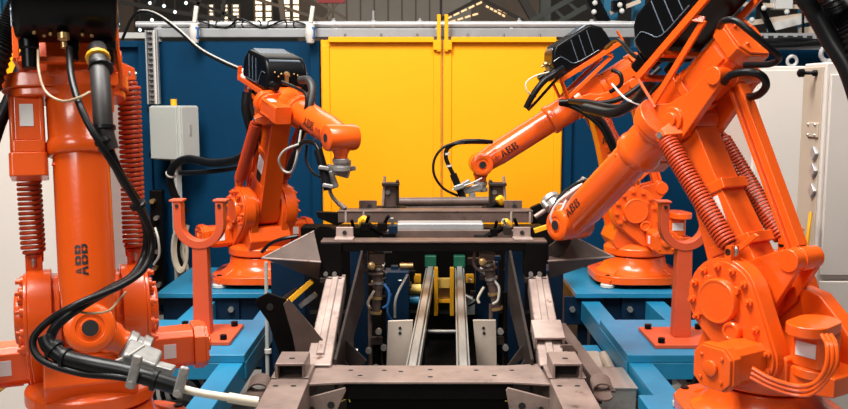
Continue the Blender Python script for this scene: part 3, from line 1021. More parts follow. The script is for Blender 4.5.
def m_boxgroove(i):
    m = MB()
    s = -1 if i < 4 else 1
    k = i % 4
    if k < 3:
        xx = -.20 + .07 * k
        m.tube([(xx + .02, s * .166, .30), (xx, s * .167, .40), (xx - .015, s * .166, .47)], .003, 5)
    else:
        m.tube(smooth_path([(.12, s * .167, .40), (.06, s * .168, .40), (.03, s * .168, .36), (-.02, s * .168, .30), (-.22, s * .168, .29)], 4), .003, 5)
    return m.mesh('lid_rib', 'screen_grey')


def m_boxlid():
    m = MB()
    m.hexa([(.082, -.13, .468), (.082, .13, .468), (-.25, .13, .502), (-.25, -.13, .502)], [(.078, -.12, .486), (.078, .12, .486), (-.245, .12, .510), (-.245, -.12, .510)])
    return m.mesh('box_lid', 'screen_grey')


CONN = ((-.12, .32, .026, .10), (0.12, .315, .034, .08), (0.02, .315, .016, .07))


def m_connector(i):
    y, z, r_, l = CONN[i]
    m = MB()
    m.lathe([(r_ * 1.25, 0), (r_ * 1.25, .03), (r_, .035), (r_, l)], T(.14, y, z) @ MXA, 14)
    return m.mesh('connector', 'black')


def m_plug(i):
    m = MB()
    if i == 0:
        m.lathe([(.03, 0), (.03, .012), (.022, .014), (.022, .05), (.016, .055), (.016, .08)], T(.14, -.12, .32) @ MXA, 14)
    elif i == 1:
        m.lathe([(.02, 0), (.02, .02), (.01, .025), (.01, .05)], T(.14, -.01, .40) @ MXA, 10)
        m.box((.155, -.01, .37), (.03, .02, .09))
    else:
        y, z = ((-.05, .40), (-.07, .38), (.05, .40), (.08, .39), (-.1, .41))[i - 2]
        m.ball((.142, y, z), .007, 8, 5)
    return m.mesh('plug_fitting', 'brass')


def m_boxframe():
    """flat bar frame that carries the box over the rear motor"""
    m = MB()

    def fl(a, c, w_=.03, t=.012, M=None):
        a, c = Vector(a), Vector(c)
        mm = frame(a, c)
        m.box((0, 0, (c - a).length / 2), (w_, t, (c - a).length), mm)
    for s in (-1, 1):
        y = s * .165
        fl((-.46, y, .268), (.10, y, .268), .02, .035)
        fl((.10, y, .255), (.12, s * .14, .10), .014, .03)
        fl((-.30, y, .268), (-.34, s * .145, UC + .125), .014, .03)
        fl((-.34, s * .145, UC + .125), (.12, s * .145, UC + .03), .014, .03)
        fl((-.46, y, .255), (-.46, y, .36), .012, .03)
    fl((-.46, -.165, .268), (-.46, .165, .268), .02, .03)
    fl((-.08, -.165, .255), (-.08, .165, .255), .02, .03)
    fl((.10, -.165, .268), (.10, .165, .268), .02, .03)
    return m.mesh('box_frame', 'orange')


def m_eye():
    m = MB()
    m.tube([(0.022 * math.cos(a), 0, 0.022 * math.sin(a)) for a in [i * PI / 7 for i in range(14)]], .009, 8, close=True)
    m.lathe([(0.016, -.03), (0.016, .03)], MY, 10)
    return m.mesh('spring_eye', 'bolt_steel')


def m_springlug():
    """bracket on the gear box that holds the lower spring eye (turret coordinates, +Y side)"""
    m = MB()
    m.box((0, 0, .05), (.035, .06, .14))
    m.box((0, -.01, -.02), (.1, .07, .05))
    m.hexa([(-.02, -.035, .09), (.02, -.035, .09), (.02, -.02, .09), (-.02, -.02, .09)], [(-.11, -.035, .17), (-.09, -.035, .18), (-.09, -.02, .18), (-.11, -.02, .17)])
    return m.mesh('spring_lug', 'orange')


def m_label(w_, h):
    return MB().box((0, 0, 0), (w_, .003, h)).mesh('rating_label', 'label_white')


def m_motorlabel():
    m = MB()
    m.box((0, 0, 0), (.06, .002, .05), T(MTX, 0, MTZ) @ MY @ T(0, -.0, .34) @ T(.079, 0, 0) @ RZ(PI / 2))
    return m.mesh('rating_label', 'label_white')


def robot(name, loc, q1, q2, elev, q4, q5, label, k_=1.0, bo=(-.08, .02, 0), l2=L2, lid=True):
    """q1 heading, q2 forward lean of the lower arm, elev of the upper arm, q4 wrist roll, q5 wrist bend (degrees)"""
    root = empty(name, loc, 0, label, 'robot', 'orange welding robots')
    root.scale = (k_, k_, k_)
    B = 0.004
    put('base', shared('base', m_base), root, RZ(R(q1)) if False else Matrix(), .006)
    for k in range(4):
        a = R(45 + 90 * k)
        MB().lathe([(0.045, 0), (0.055, .008), (0.055, .028), (0.045, .036)], T(.385 * math.cos(a), .385 * math.sin(a), 0), 18).build('levelling_foot', 'white_plastic', root)
        MB().box((0.36, 0, .055), (.12, .09, .035), RZ(a)).build('foot_lug', 'orange', root, bevel=.004)
        hexbolt(MB(), (.385 * math.cos(a), .385 * math.sin(a), .072), .02, .03).build('foot_bolt', 'black', root)
    TT = RZ(R(q1))
    put('turret', shared('turret', m_turret), root, TT, .008)
    A2 = TT @ T(A2X, 0, A2Z)
    for s in (1, -1):
        Ms = A2 if s > 0 else A2 @ Matrix.Scale(-1, 4, (0, 1, 0))
        g = put('gearbox', shared('gear', m_gearbox), root, Ms @ T(0, -.025, 0), .004)
        put('gear_cover', shared('cover', m_gearcover), g, None, .003)
        for (bx_, bz_) in BOLTS:
            put('bolt', shared('bolts', m_boltring), g, T(bx_, 0, bz_))
        put('port_cap', shared('port', m_portcap), g, None, .002)
        mt = put('motor', shared('motor', m_motor), root, Ms @ T(0, -.025, 0), .004)
        put('rating_label', shared('mlabel', m_motorlabel), mt, None)
        put('spring_lug', shared('lug', m_springlug), root, Ms @ T(-.02, .185, .125), .003)
    tm = put('turret_motor', shared('tmotor', m_turretmotor), root, TT, .005)
    lb = put('rating_label', shared('lab1', lambda: m_label(.09, .06)), tm, T(-.29, .154, .46))
    LA = A2 @ RY(R(q2))
    la = put('lower_arm', shared('larm', m_lowerarm), root, LA @ Matrix.Scale(l2 / L2, 4, (0, 0, 1)), .006)
    for s in (-1, 1):
        put('rating_label', shared('lab2', lambda: m_label(.10, .12)), la, T(-.005, s * .08, .40))
        MB().prism([(.045 * math.cos(a), .07 * math.sin(a)) for a in [i * PI / 10 for i in range(20)]], -.001, .001, T(-.005, s * .079, .30) @ RX(PI / 2)).build('oval_opening', 'hole_dark', la)
    A3 = LA @ T(0, 0, l2) @ RY(R(-q2))
    RU = RY(R(-elev))
    U = A3 @ RU
    vv = RU @ Vector((-.30, 0, 0))
    put('crank', shared('crank', m_crank), root, A2 @ RU, .005)
    put('parallel_rod', shared('rod', m_rod), root, A2 @ T(*vv) @ RY(R(q2)) @ Matrix.Scale(l2 / L2, 4, (0, 0, 1)), .003)
    el = put('elbow', shared('elbow', m_elbow), root, U, .006)
    put('flange', shared('flange', m_flange), root, U, .006)
    sm = put('side_motor', shared('smotor', m_sidemotor), root, U, .006)
    MB().box((.25, -.175, UC + .0545), (.08, .045, .002)).build('rating_label', 'label_white', sm)
    put('rear_motor', shared('rmotor', m_rearmotor), root, U, .005)
    put('arm_housing', shared('fcyl', m_frontcyl), root, U, .003)
    tb = put('arm_tube', shared('tube', m_tube), root, U, 0)
    for s in (0, 1):
        pass
    W = U @ T(UL, 0, UC) @ RX(R(q4))
    wr = put('wrist_housing', shared('wrist', m_wrist), root, W, 0)
    put('wrist_bore', shared('hole', m_wristhole), wr, None)
    WB = W @ RY(R(q5))
    st = put('wrist_stub', shared('stub', m_stub), root, WB, .003)
    put('tool_flange', shared('tflange', m_toolflange), root, WB, .002)
    cb = put('control_box', shared('box', m_box), root, U @ T(bo[0], bo[2], bo[1]), .03, 4)
    if lid:
        put('box_lid', shared('boxlid', m_boxlid), cb, None, .004)
    for i in range(8):
        put('lid_rib', shared('ribs%d' % i, lambda: m_boxgroove(i)), cb, None)
    for i in range(3):
        put('connector', shared('conn%d' % i, lambda: m_connector(i)), cb, None, .002)
    for i in range(7):
        put('plug_fitting', shared('plug%d' % i, lambda: m_plug(i)), cb, None)
    put('box_frame', shared('bframe', m_boxframe), root, U @ T((bo[0] + .08) * .7, bo[2], (bo[1] - .02)), .002)
    # springs
    for s in (-1, 1):
        p0 = A2 @ Vector((-.02, s * .185, .215))
        p1 = U @ Vector((.05, s * .19, -.05))
        d = (p1 - p0)
        q0, q1_ = p0 + d.normalized() * .02, p1 - d.normalized() * .02
        mm = frame(q0, q1_) @ Matrix.Scale((q1_ - q0).length / .55, 4, (0, 0, 1))
        sp = put('spring', shared('spring', spring_mesh), root, mm)
        for p in (p0, p1):
            e = put('spring_eye', shared('eye', m_eye), root, Matrix.LocRotScale(p, TT.to_quaternion(), None))
    G = T(*loc) @ Matrix.Scale(k_, 4)
    root_info = dict(root=root, U=G @ U, W=G @ W, WB=G @ WB, A2=G @ A2, LA=G @ LA, tube=tb, larm=la, A3=G @ A3, loc=Vector(loc), k=k_)
    return root_info


def lettering(info, u0, ang, h, on='tube', flip=False):
    """letters on the arm tube: u0 = start along the arm, ang = angle round the arm from its top"""
    r_ = .0992
    me = shared('letters%g' % h, lambda: letters_mesh(r_, h).mesh('maker_lettering', 'letter_black'))
    M = T(u0, 0, UC) @ RX(R(ang))
    if flip:
        M = M @ T(3 * h * .9, 0, 0) @ RZ(PI)
    put('maker_lettering', me, info['tube'], M)


def rhose(info, name, pts, r, m_, n=8, seg=10):
    """a hose of the robot's dress pack, given in place coordinates"""
    m = MB()
    sp = smooth_path([(Vector(p) - info['loc']) / info['k'] for p in pts], n)
    m.tube(sp, r / info['k'] if not callable(r) else r, seg)
    return m.build(name, m_, info['root'])


NL = robot('welding_robot', (xat(80, 3.64), 3.64, 0.58), -68, 0, -76, 90, 60, 'large orange robot at the left front with its arm hanging straight down towards the camera', 1.05, (-.11, .0, -.03), 0.99, False)
NR = robot('welding_robot', (xat(776, 3.80), 3.80, PZ), 123, 26, -41, 0, -75, 'large orange robot at the right front leaning over the jig, seen from its geared side', 1.0, (-.19, .03, 0))
BL = robot('welding_robot', (xat(258, 7.0), 7.0, PZ), -58, 26, -14, 0, 78, 'orange robot at the back left in front of the blue wall, torch over the jig', 1.0, (-.05, -.10, 0))
BR = robot('welding_robot', (xat(638, 7.0), 7.0, PZ), 184, 18, -32, 0, 57, 'orange robot at the back right reaching left across the yellow screen', 1.0, (.03, .08, 0))

lettering(NL, .72, 10, .043, flip=True)
lettering(NR, .79, -86, .048, flip=True)
lettering(BL, .64, 84, .06)
lettering(BR, .70, -96, .058, flip=True)
fl_me = letters_mesh(40.0, .05)
fl_me.v = [Vector((v.x, v.y, v.z - 40)) for v in fl_me.v]
put('maker_lettering', fl_me.mesh('maker_lettering', 'letter_black'), BR['larm'], T(.06, .0795, .58) @ RX(-PI / 2) @ RZ(PI))
for inf, u0, ang in ((BL, .85, 84), (BR, .90, -96)):
    m = MB()
    for k in range(4):
        m.box((u0 + .018 * k - .02, 0, .0985), (.012, .004 + .02 * (k % 2), .003), T(0, 0, UC) @ RX(R(ang)))
    m.build('type_lettering', 'letter_red', inf['tube'])


# ---------------------------------------------------------------- torches and dress packs
def clampring(info, c, d, r_, name='hose_clamp', m_='rubber'):
    c = (Vector(c) - info['loc']) / info['k']
    mm = frame(c, c + Vector(d))
    MB().lathe([(r_, -.008), (r_ * 1.15, -.006), (r_ * 1.15, .006), (r_, .008)], mm, 12).build(name, m_, info['root'])


def px3(*pts):
    return [P(*p) for p in pts]


def lbox(info, name, m_, c, dims, rot, bevel=.003):
    """a block of the robot's tool given by its place and a rotation (degrees)"""
    Mx = T(*((Vector(c) - info['loc']) / info['k'])) @ RZ(R(rot[2])) @ RY(R(rot[1])) @ RX(R(rot[0]))
    return MB().box((0, 0, 0), dims).build(name, m_, info['root'], Mx, bevel)


# near left robot
thick = px3((97, 48, 3.18), (100, 75, 3.08), (102, 102, 3.02), (104, 130, 3.0), (109, 150, 3.0))
rhose(NL, 'grey_hose', thick, .033, 'hose_grey', 6, 14)
for c, d, mm_ in ((P(98, 58, 3.14), P(100, 75, 3.08) - P(97, 48, 3.18), 'yellow'), (P(101, 68, 3.10), P(100, 75, 3.08) - P(97, 48, 3.18), 'rubber'), (P(103, 128, 3.0), P(104, 130, 3.0) - P(102, 102, 3.02), 'rubber')):
    clampring(NL, c, d, .035, 'hose_clamp', mm_)
h1 = px3((69, 48, 3.14), (72, 80, 3.02), (84, 115, 2.93), (104, 150, 2.92), (128, 188, 2.98), (148, 225, 3.05), (152, 248, 3.05), (143, 270, 3.0), (120, 286, 2.92), (80, 303, 2.82), (50, 320, 2.80), (33, 340, 2.78), (42, 360, 2.76), (80, 373, 2.74), (120, 377, 2.72), (158, 384, 2.72))
rhose(NL, 'black_hose', h1, .012, 'rubber', 8, 10)
h2 = px3((109, 150, 3.0), (122, 178, 3.02), (139, 205, 3.07), (147, 230, 3.1), (145, 255, 3.1), (132, 277, 3.03), (105, 292, 2.95), (78, 308, 2.83), (57, 325, 2.80), (48, 342, 2.79))
rhose(NL, 'black_hose', h2, .0165, 'rubber', 8, 12)
sleeve = px3((46, 336, 2.79), (50, 346, 2.78), (64, 357, 2.77), (90, 364, 2.75), (125, 371, 2.74), (150, 378, 2.73), (182, 388, 2.73))
rhose(NL, 'torch_sleeve', sleeve, .0275, 'rubber', 8, 16)
for a, c in ((58, 0), (66, 1)):
    pass
clampring(NL, P(54, 349, 2.78), P(64, 357, 2.77) - P(50, 346, 2.78), .030)
clampring(NL, P(66, 358, 2.77), P(90, 364, 2.75) - P(64, 357, 2.77), .030)
clampring(NL, P(155, 380, 2.73), P(182, 388, 2.73) - P(150, 378, 2.73), .030)
for c, d in ((P(138, 205, 3.03), P(148, 225, 3.05) - P(128, 188, 2.98)), (P(103, 141, 2.94), P(104, 150, 2.92) - P(84, 115, 2.93))):
    clampring(NL, c, d, .024, 'cable_tie')
rhose(NL, 'sensor_cable', px3((38, 50, 3.1), (39, 72, 3.02), (46, 92, 2.98), (62, 101, 2.95), (78, 98, 2.94), (90, 92, 2.98)), .0045, 'tan_cable', 6, 6)
rhose(NL, 'sensor_cable', px3((62, 309, 2.84), (88, 313, 2.86), (108, 311, 2.9), (118, 301, 2.98), (126, 292, 3.05)), .004, 'tan_cable', 6, 6)
rhose(NL, 'sensor_cable', px3((113, 362, 2.80), (128, 356, 2.78), (142, 347, 2.78), (145, 345, 2.78)), .005, 'white_plastic', 6, 6)
rhose(NL, 'torch_neck', px3((184, 389, 2.73), (200, 393, 2.73), (225, 397, 2.74), (243, 400, 2.75)), .0125, 'cream_cable', 6, 12)
rhose(NL, 'torch_nozzle', px3((228, 397.5, 2.74), (243, 400, 2.75), (258, 402, 2.76)), .0165, 'cream_cable', 4, 14)
lbox(NL, 'torch_mount', 'alu', P(141, 359, 2.83), (.11, .09, .06), (20, 25, 10), .012)
lbox(NL, 'torch_mount_arm', 'alu', P(158, 367, 2.82), (.10, .05, .025), (0, 15, 0), .004)
for (px, py, hh) in ((134, 372, .11), (181, 382, .10)):
    lbox(NL, 'torch_clamp', 'alu', P(px, py, 2.695), (.03, .018, hh), (0, 17, 0), .008)
    for sgn in (-1, 1):
        q = P(px, py, 2.683) + Vector((sgn * .012, 0, sgn * hh * .36))
        qq = (q - NL['loc']) / NL['k']
        MB().lathe([(.011, 0), (.011, .012)], T(*qq) @ RX(PI / 2), 10).build('clamp_bolt', 'bolt_steel', NL['root'])
# orange bent rods and supply hoses of the near left robot
rhose(NL, 'guard_rod', px3((110, -6, 3.35), (114, 22, 3.33), (118, 55, 3.32), (121, 84, 3.32), (112, 92, 3.36), (112, 112, 3.38)), .009, 'orange', 2, 8)
rhose(NL, 'guard_bar', px3((104, 47, 3.3), (112, 50, 3.32), (120, 70, 3.34)), .012, 'orange', 2, 8)
cor = px3((46, -46, 3.5), (30, -14, 3.3), (20, 4, 3.3), (10, 28, 3.28), (-3, 60, 3.25), (-30, 160, 3.2), (-50, 300, 3.25), (-45, 450, 3.3))
sp_ = smooth_path([(p - NL['loc']) / NL['k'] for p in cor], 22)
MB().tube(sp_, lambda i: (.046 if i % 2 else .039) / 1.05, 14).build('corrugated_hose', 'rubber', NL['root'])
rhose(NL, 'supply_hose', px3((34, 48, 3.5), (22, 68, 3.5), (12, 95, 3.45), (-4, 132, 3.4), (-25, 210, 3.4), (-40, 320, 3.4), (-35, 450, 3.4)), .026, 'rubber', 6, 10)
rhose(NL, 'supply_hose', px3((24, 52, 3.4), (21, 62, 3.42), (24, 75, 3.5)), .014, 'rubber', 6, 8)

# near right robot
rhose(NR, 'motor_hose', px3((720, 27, 3.80), (724, 21, 3.72), (736, 21, 3.66), (752, 33, 3.62), (772, 50, 3.62), (779, 58, 3.66), (770, 64, 3.72), (745, 65, 3.85)), .014, 'rubber', 8, 10)
rhose(NR, 'motor_hose', px3((724, 82, 3.90), (731, 75, 3.84), (748, 72, 3.78), (762, 76, 3.76), (766, 86, 3.78), (758, 95, 3.85), (745, 97, 3.95)), .017, 'rubber', 8, 10)
rhose(NR, 'supply_hose', px3((748, -38, 3.95), (775, -34, 3.6), (800, -8, 3.3), (816, 14, 3.28), (832, 42, 3.25), (852, 78, 3.2), (872, 160, 3.15), (884, 300, 3.2), (880, 430, 3.35)), .036, 'rubber', 6, 12)
cor = px3((760, -50, 3.95), (796, -42, 3.5), (828, -8, 3.2), (838, 10, 3.2), (854, 36, 3.18), (884, 130, 3.12), (905, 290, 3.15), (900, 430, 3.3))
sp_ = smooth_path([(p - NR['loc']) for p in cor], 22)
MB().tube(sp_, lambda i: .045 if i % 2 else .038, 14).build('corrugated_hose', 'rubber', NR['root'])
for k in range(3):
    o_ = 4.6 * k
    rhose(NR, 'motor_cable', px3((752 - k, 368 + o_, 3.36), (772, 379 + o_, 3.32), (798, 386 + o_, 3.28), (816, 382 + o_, 3.24), (826 + o_, 366, 3.22), (827 + o_, 346, 3.24), (822 + o_, 335, 3.3)), .0085, 'orange', 6, 8)
rhose(NR, 'dress_hose', px3((652, 80, 4.5), (644, 92, 4.55), (632, 104, 4.7), (612, 113, 4.9), (585, 108, 5.2)), .028, 'rubber', 6, 12)
rhose(NR, 'dress_hose', px3((664, 82, 4.45), (655, 90, 4.55), (645, 95, 4.65), (620, 107, 4.9), (590, 103, 5.3), (570, 101, 5.6)), .016, 'rubber', 6, 10)
rhose(NR, 'dress_hose', px3((640, 60, 4.5), (630, 52, 4.6), (618, 40, 4.8), (606, 48, 5.2)), .012, 'rubber', 6, 8)
rhose(NR, 'sensor_cable', px3((655, 112, 4.6), (640, 105, 4.6), (625, 98, 4.7), (612, 84, 4.9)), .006, 'white_plastic', 6, 6)
# torch of the near right robot
for i_, (px, py, dims, rot) in enumerate(((567, 198, (.10, .07, .05), (0, -35, 10)), (577, 188, (.09, .05, .05), (20, -35, 0)), (560, 206, (.05, .06, .09), (0, -30, 30)), (586, 181, (.06, .05, .03), (0, 30, 0)), (571, 207, (.05, .05, .05), (0, 40, 0)))):
    lbox(NR, 'torch_mount', 'alu', P(px, py, 5.0), dims, rot, .008)
rhose(NR, 'torch_body', px3((568, 196, 4.98), (551, 206, 5.0)), .022, 'steel_light', 2, 12)
rhose(NR, 'torch_neck', px3((552, 206, 5.0), (544, 211, 5.0), (535, 217, 5.0)), .0135, 'steel_light', 4, 10)
rhose(NR, 'torch_cable', px3((558, 222, 4.85), (554, 209, 4.85), (561, 195, 4.85), (578, 183, 4.86), (597, 178, 4.9)), .009, 'rubber', 6, 8)
rhose(NR, 'torch_cable', px3((553, 226, 4.85), (551, 216, 4.85), (558, 202, 4.84), (570, 193, 4.84), (582, 184, 4.86)), .008, 'white_plastic', 6, 8)
rhose(NR, 'torch_cable', px3((556, 204, 4.84), (568, 204, 4.84), (574, 199, 4.84), (586, 186, 4.86)), .007, 'white_plastic', 6, 8)
rhose(NR, 'torch_cable', px3((557, 216, 4.82), (562, 209, 4.82), (566, 200, 4.84)), .007, 'white_plastic', 6, 8)

# back left robot
rhose(BL, 'grey_hose', px3((300, 80, 6.25), (308, 80, 6.2), (312, 88, 6.15), (311, 100, 6.12), (306, 115, 6.1)), .028, 'hose_grey', 6, 10)
rhose(BL, 'dress_hose', px3((306, 112, 6.1), (303, 130, 6.12), (297, 148, 6.2), (291, 162, 6.3), (288, 172, 6.35)), .02, 'rubber', 6, 10)
rhose(BL, 'dress_hose', px3((282, 82, 6.3), (296, 88, 6.15), (306, 95, 6.1), (305, 112, 6.08), (299, 135, 6.1), (295, 160, 6.2), (291, 171, 6.3)), .012, 'rubber', 6, 8)
rhose(BL, 'sensor_cable', px3((314, 141, 5.95), (300, 144, 6.0), (285, 150, 6.1), (279, 160, 6.15), (283, 170, 6.2), (291, 172, 6.15), (296, 160, 6.05), (301, 130, 6.05)), .008, 'white_plastic', 6, 8)
rhose(BL, 'torch_cable', px3((296, 148, 6.05), (304, 142, 5.98), (314, 143, 5.92), (319, 150, 5.88), (323, 160, 5.85)), .016, 'rubber', 6, 10)
rhose(BL, 'torch_cable', px3((307, 145, 6.0), (306, 160, 6.0), (312, 172, 5.95), (320, 177, 5.88)), .009, 'rubber', 6, 8)
rhose(BL, 'torch_body', px3((318, 150, 5.80), (323, 168, 5.78), (328, 190, 5.76)), .030, 'rubber', 4, 14)
rhose(BL, 'torch_neck', px3((329, 188, 5.84), (332, 196, 5.84), (338, 203, 5.84), (346, 209, 5.84)), .013, 'alu', 6, 10)
rhose(BL, 'torch_nozzle', px3((338, 203, 5.84), (346, 209, 5.84)), .017, 'steel_light', 2, 10)
lbox(BL, 'torch_mount', 'alu', P(338, 171, 5.84), (.16, .06, .06), (0, 15, 0), .01)
lbox(BL, 'torch_mount', 'alu', P(331, 180, 5.82), (.07, .05, .12), (0, -20, 0), .01)
lbox(BL, 'torch_mount', 'alu', P(350, 169, 5.86), (.08, .04, .03), (0, -12, 0), .006)
lbox(BL, 'torch_clamp', 'alu', P(324, 168, 5.74), (.075, .02, .03), (0, 10, 0), .01)
lbox(BL, 'torch_clamp', 'alu', P(328, 186, 5.73), (.075, .02, .03), (0, 10, 0), .01)
bundle = px3((247, 92, 6.7), (246, 110, 6.7), (251, 132, 6.75), (249, 150, 6.8), (235, 160, 7.0), (212, 163, 7.3), (188, 159, 7.6), (174, 166, 7.75), (170, 180, 7.85), (176, 198, 7.9), (186, 212, 7.95))
rhose(BL, 'supply_hose', bundle, .036, 'rubber', 8, 12)
rhose(BL, 'supply_hose', px3((258, 118, 6.75), (256, 140, 6.75), (252, 155, 6.8), (238, 167, 7.2), (205, 172, 7.4), (180, 173, 7.65)), .02, 'rubber', 8, 10)
rhose(BL, 'supply_hose', px3((252, 90, 6.7), (251, 105, 6.7), (258, 128, 6.7), (258, 140, 6.75)), .025, 'rubber', 8, 10)
clampring(BL, P(171, 174, 7.82), P(170, 180, 7.85) - P(174, 166, 7.75), .042, 'hose_clamp', 'white_plastic')
rhose(BL, 'box_cable', px3((249, 72, 6.95), (240, 68, 7.2), (222, 60, 7.4), (200, 48, 7.5), (180, 30, 7.6), (163, 17, 7.8), (150, 11, 8.0), (139, 11, 8.1), (133, 18, 8.15)), .007, 'white_plastic', 8, 8)
rhose(BL, 'box_cable', px3((249, 74, 6.95), (240, 70, 7.2), (222, 62, 7.4), (200, 50, 7.5), (180, 32, 7.6), (163, 19, 7.8), (150, 12.5, 8.0), (139, 12, 8.1), (131, 20, 8.15), (122, 40, 8.2)), .013, 'rubber', 8, 8)
rhose(BL, 'box_cable', px3((246, 70, 6.95), (242, 72, 6.9), (243, 77, 6.85), (249, 79, 6.85)), .016, 'white_plastic', 6, 8)
rhose(BL, 'floor_hose', px3((262, 252, 6.5), (270, 244, 6.45), (282, 239, 6.4), (298, 236, 6.4)), .014, 'rubber', 6, 8)

# back right robot
rhose(BR, 'grey_hose', px3((563, 68, 6.75), (554, 74, 6.7), (543, 82, 6.68), (533, 95, 6.68), (526, 108, 6.7)), .024, 'rubber', 6, 10)
rhose(BR, 'dress_hose', px3((566, 72, 6.8), (556, 80, 6.75), (545, 92, 6.74), (536, 102, 6.75), (528, 110, 6.78)), .012, 'rubber', 6, 8)
rhose(BR, 'sensor_cable', px3((549, 72, 6.7), (535, 76, 6.68), (526, 83, 6.66), (528, 92, 6.66), (536, 97, 6.7)), .006, 'cream_cable', 6, 6)
rhose(BR, 'dress_hose', px3((560, 103, 6.75), (572, 106, 6.7), (588, 115, 6.66), (602, 128, 6.65), (612, 148, 6.66), (615, 158, 6.7)), .022, 'rubber', 6, 10)
rhose(BR, 'dress_hose', px3((562, 101, 6.72), (580, 106, 6.66), (600, 118, 6.62), (612, 138, 6.62), (618, 158, 6.68)), .016, 'rubber', 6, 10)
rhose(BR, 'dress_hose', px3((559, 102, 6.7), (580, 101, 6.65), (600, 103, 6.6), (622, 98, 6.6), (642, 84, 6.6), (660, 68, 6.6)), .02, 'rubber', 6, 10)
rhose(BR, 'motor_hose', px3((612, 70, 6.8), (620, 74, 6.75), (621, 84, 6.75), (610, 92, 6.8)), .016, 'rubber', 6, 10)
rhose(BR, 'torch_cable', px3((492, 142, 6.78), (478, 141, 6.72), (460, 142, 6.7), (448, 148, 6.7), (446, 158, 6.7), (452, 172, 6.7), (458, 184, 6.7)), .017, 'rubber', 8, 10)
rhose(BR, 'torch_cable', px3((488, 143, 6.76), (465, 143, 6.7), (446, 146, 6.68), (435, 158, 6.68), (434, 174, 6.68), (443, 188, 6.7), (458, 196, 6.72)), .010, 'rubber', 8, 8)
rhose(BR, 'torch_body', px3((453, 174, 6.7), (458, 186, 6.7), (464, 200, 6.7)), .028, 'rubber', 4, 14)
rhose(BR, 'torch_neck', px3((464, 199, 6.7), (468, 205, 6.7), (474, 208, 6.7)), .012, 'alu', 6, 10)
for c in (P(447, 154, 6.7), P(449, 166, 6.7)):
    clampring(BR, c, (0.1, 0, -1), .019, 'cable_tie', 'white_plastic')
lbox(BR, 'torch_mount', 'alu', P(471, 189, 6.72), (.15, .06, .05), (0, -15, 0), .008)
lbox(BR, 'torch_mount', 'alu', P(465, 184, 6.70), (.09, .06, .04), (0, -30, 0), .008)
lbox(BR, 'torch_mount', 'alu', P(472, 198, 6.72), (.05, .05, .09), (0, 0, 0), .008)
lbox(BR, 'torch_clamp', 'alu', P(459, 187, 6.66), (.08, .03, .04), (0, -20, 0), .008)
rhose(BR, 'sensor_cable', px3((482, 178, 6.68), (472, 183, 6.66), (463, 186, 6.66), (452, 190, 6.68)), .006, 'white_plastic', 6, 6)

# ---------------------------------------------------------------- the truck frame in the jig
vf = empty('truck_frame', (0.03, 4.2, 0), 0, 'brown welded steel vehicle frame clamped in the jig between the robots', 'vehicle frame')


def pp(name, pts, D, th, mt, bev=.003, parent=vf, holes=()):
    """flat plate: outline in the photo at distance D, th metres thick away from the camera"""
    m = MB()
    a = [P(x, y, D) for x, y in pts]
    n = len(a)
    c_ = [p + Vector((0, th, 0)) for p in a]
    m.add(a + c_, [tuple(range(n)), tuple(range(2 * n - 1, n - 1, -1))] + [(i, n + i, n + (i + 1) % n, (i + 1) % n) for i in range(n)])
    o = wput(m, name, mt, parent, bev)
    for (hx, hy, hr) in holes:
        q = P(hx, hy, D)
        mh = MB().lathe([(hr, 0), (hr, .004)], T(q.x, q.y + .001, q.z) @ RX(PI / 2), 14)
        mh.v = [v - Vector(parent.location) for v in mh.v]
        mh.build('hole', 'hole_dark', o)
    return o


def hl(parent, x, y, z, rx=.012, ry=.007, mt='hole_dark'):
    """slot lying in a top face"""
    m = MB().lathe([(1, 0), (1, .0015)], T(x, y, z) @ Matrix.Diagonal((rx, ry, 1, 1)), 12)
    wput(m, 'slot', mt, vf)


# front cross member: shallow hat section
ZF = 0.80
m = MB()
m.prism([(-.52, 4.19), (-.36, 4.16), (.40, 4.16), (.56, 4.19), (.58, 3.88), (.40, 3.91), (-.36, 3.91), (-.54, 3.88)], ZF - .012, ZF)
wput(m, 'front_cross_member', 'steel_tan', vf, .004)
for x, y in ((-.35, 4.08), (-.30, 4.0), (-.11, 4.06), (.03, 4.09), (.03, 3.98), (.25, 4.08), (.33, 4.0), (.42, 4.08), (-.19, 4.08)):
    hl(vf, x, y, ZF + .0005)
wput(MB().box((.02, 4.155, ZF - .06), (.78, .012, .09)), 'rear_lip', 'steel_dark', vf, .003)
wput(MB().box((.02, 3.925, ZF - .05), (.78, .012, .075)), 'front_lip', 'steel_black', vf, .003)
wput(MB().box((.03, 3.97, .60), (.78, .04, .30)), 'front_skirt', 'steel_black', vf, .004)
pp('gusset_plate', [(292, 402), (345, 388), (346, 391), (336, 412), (290, 414)], 3.88, .015, 'steel_tan', .002, vf, ((312, 409, .012), (331, 405, .017)))
pp('gusset_plate', [(506, 391), (508, 388), (558, 401), (560, 414), (510, 414)], 3.88, .015, 'steel_tan', .002, vf, ((522, 406, .017), (541, 409, .012)))
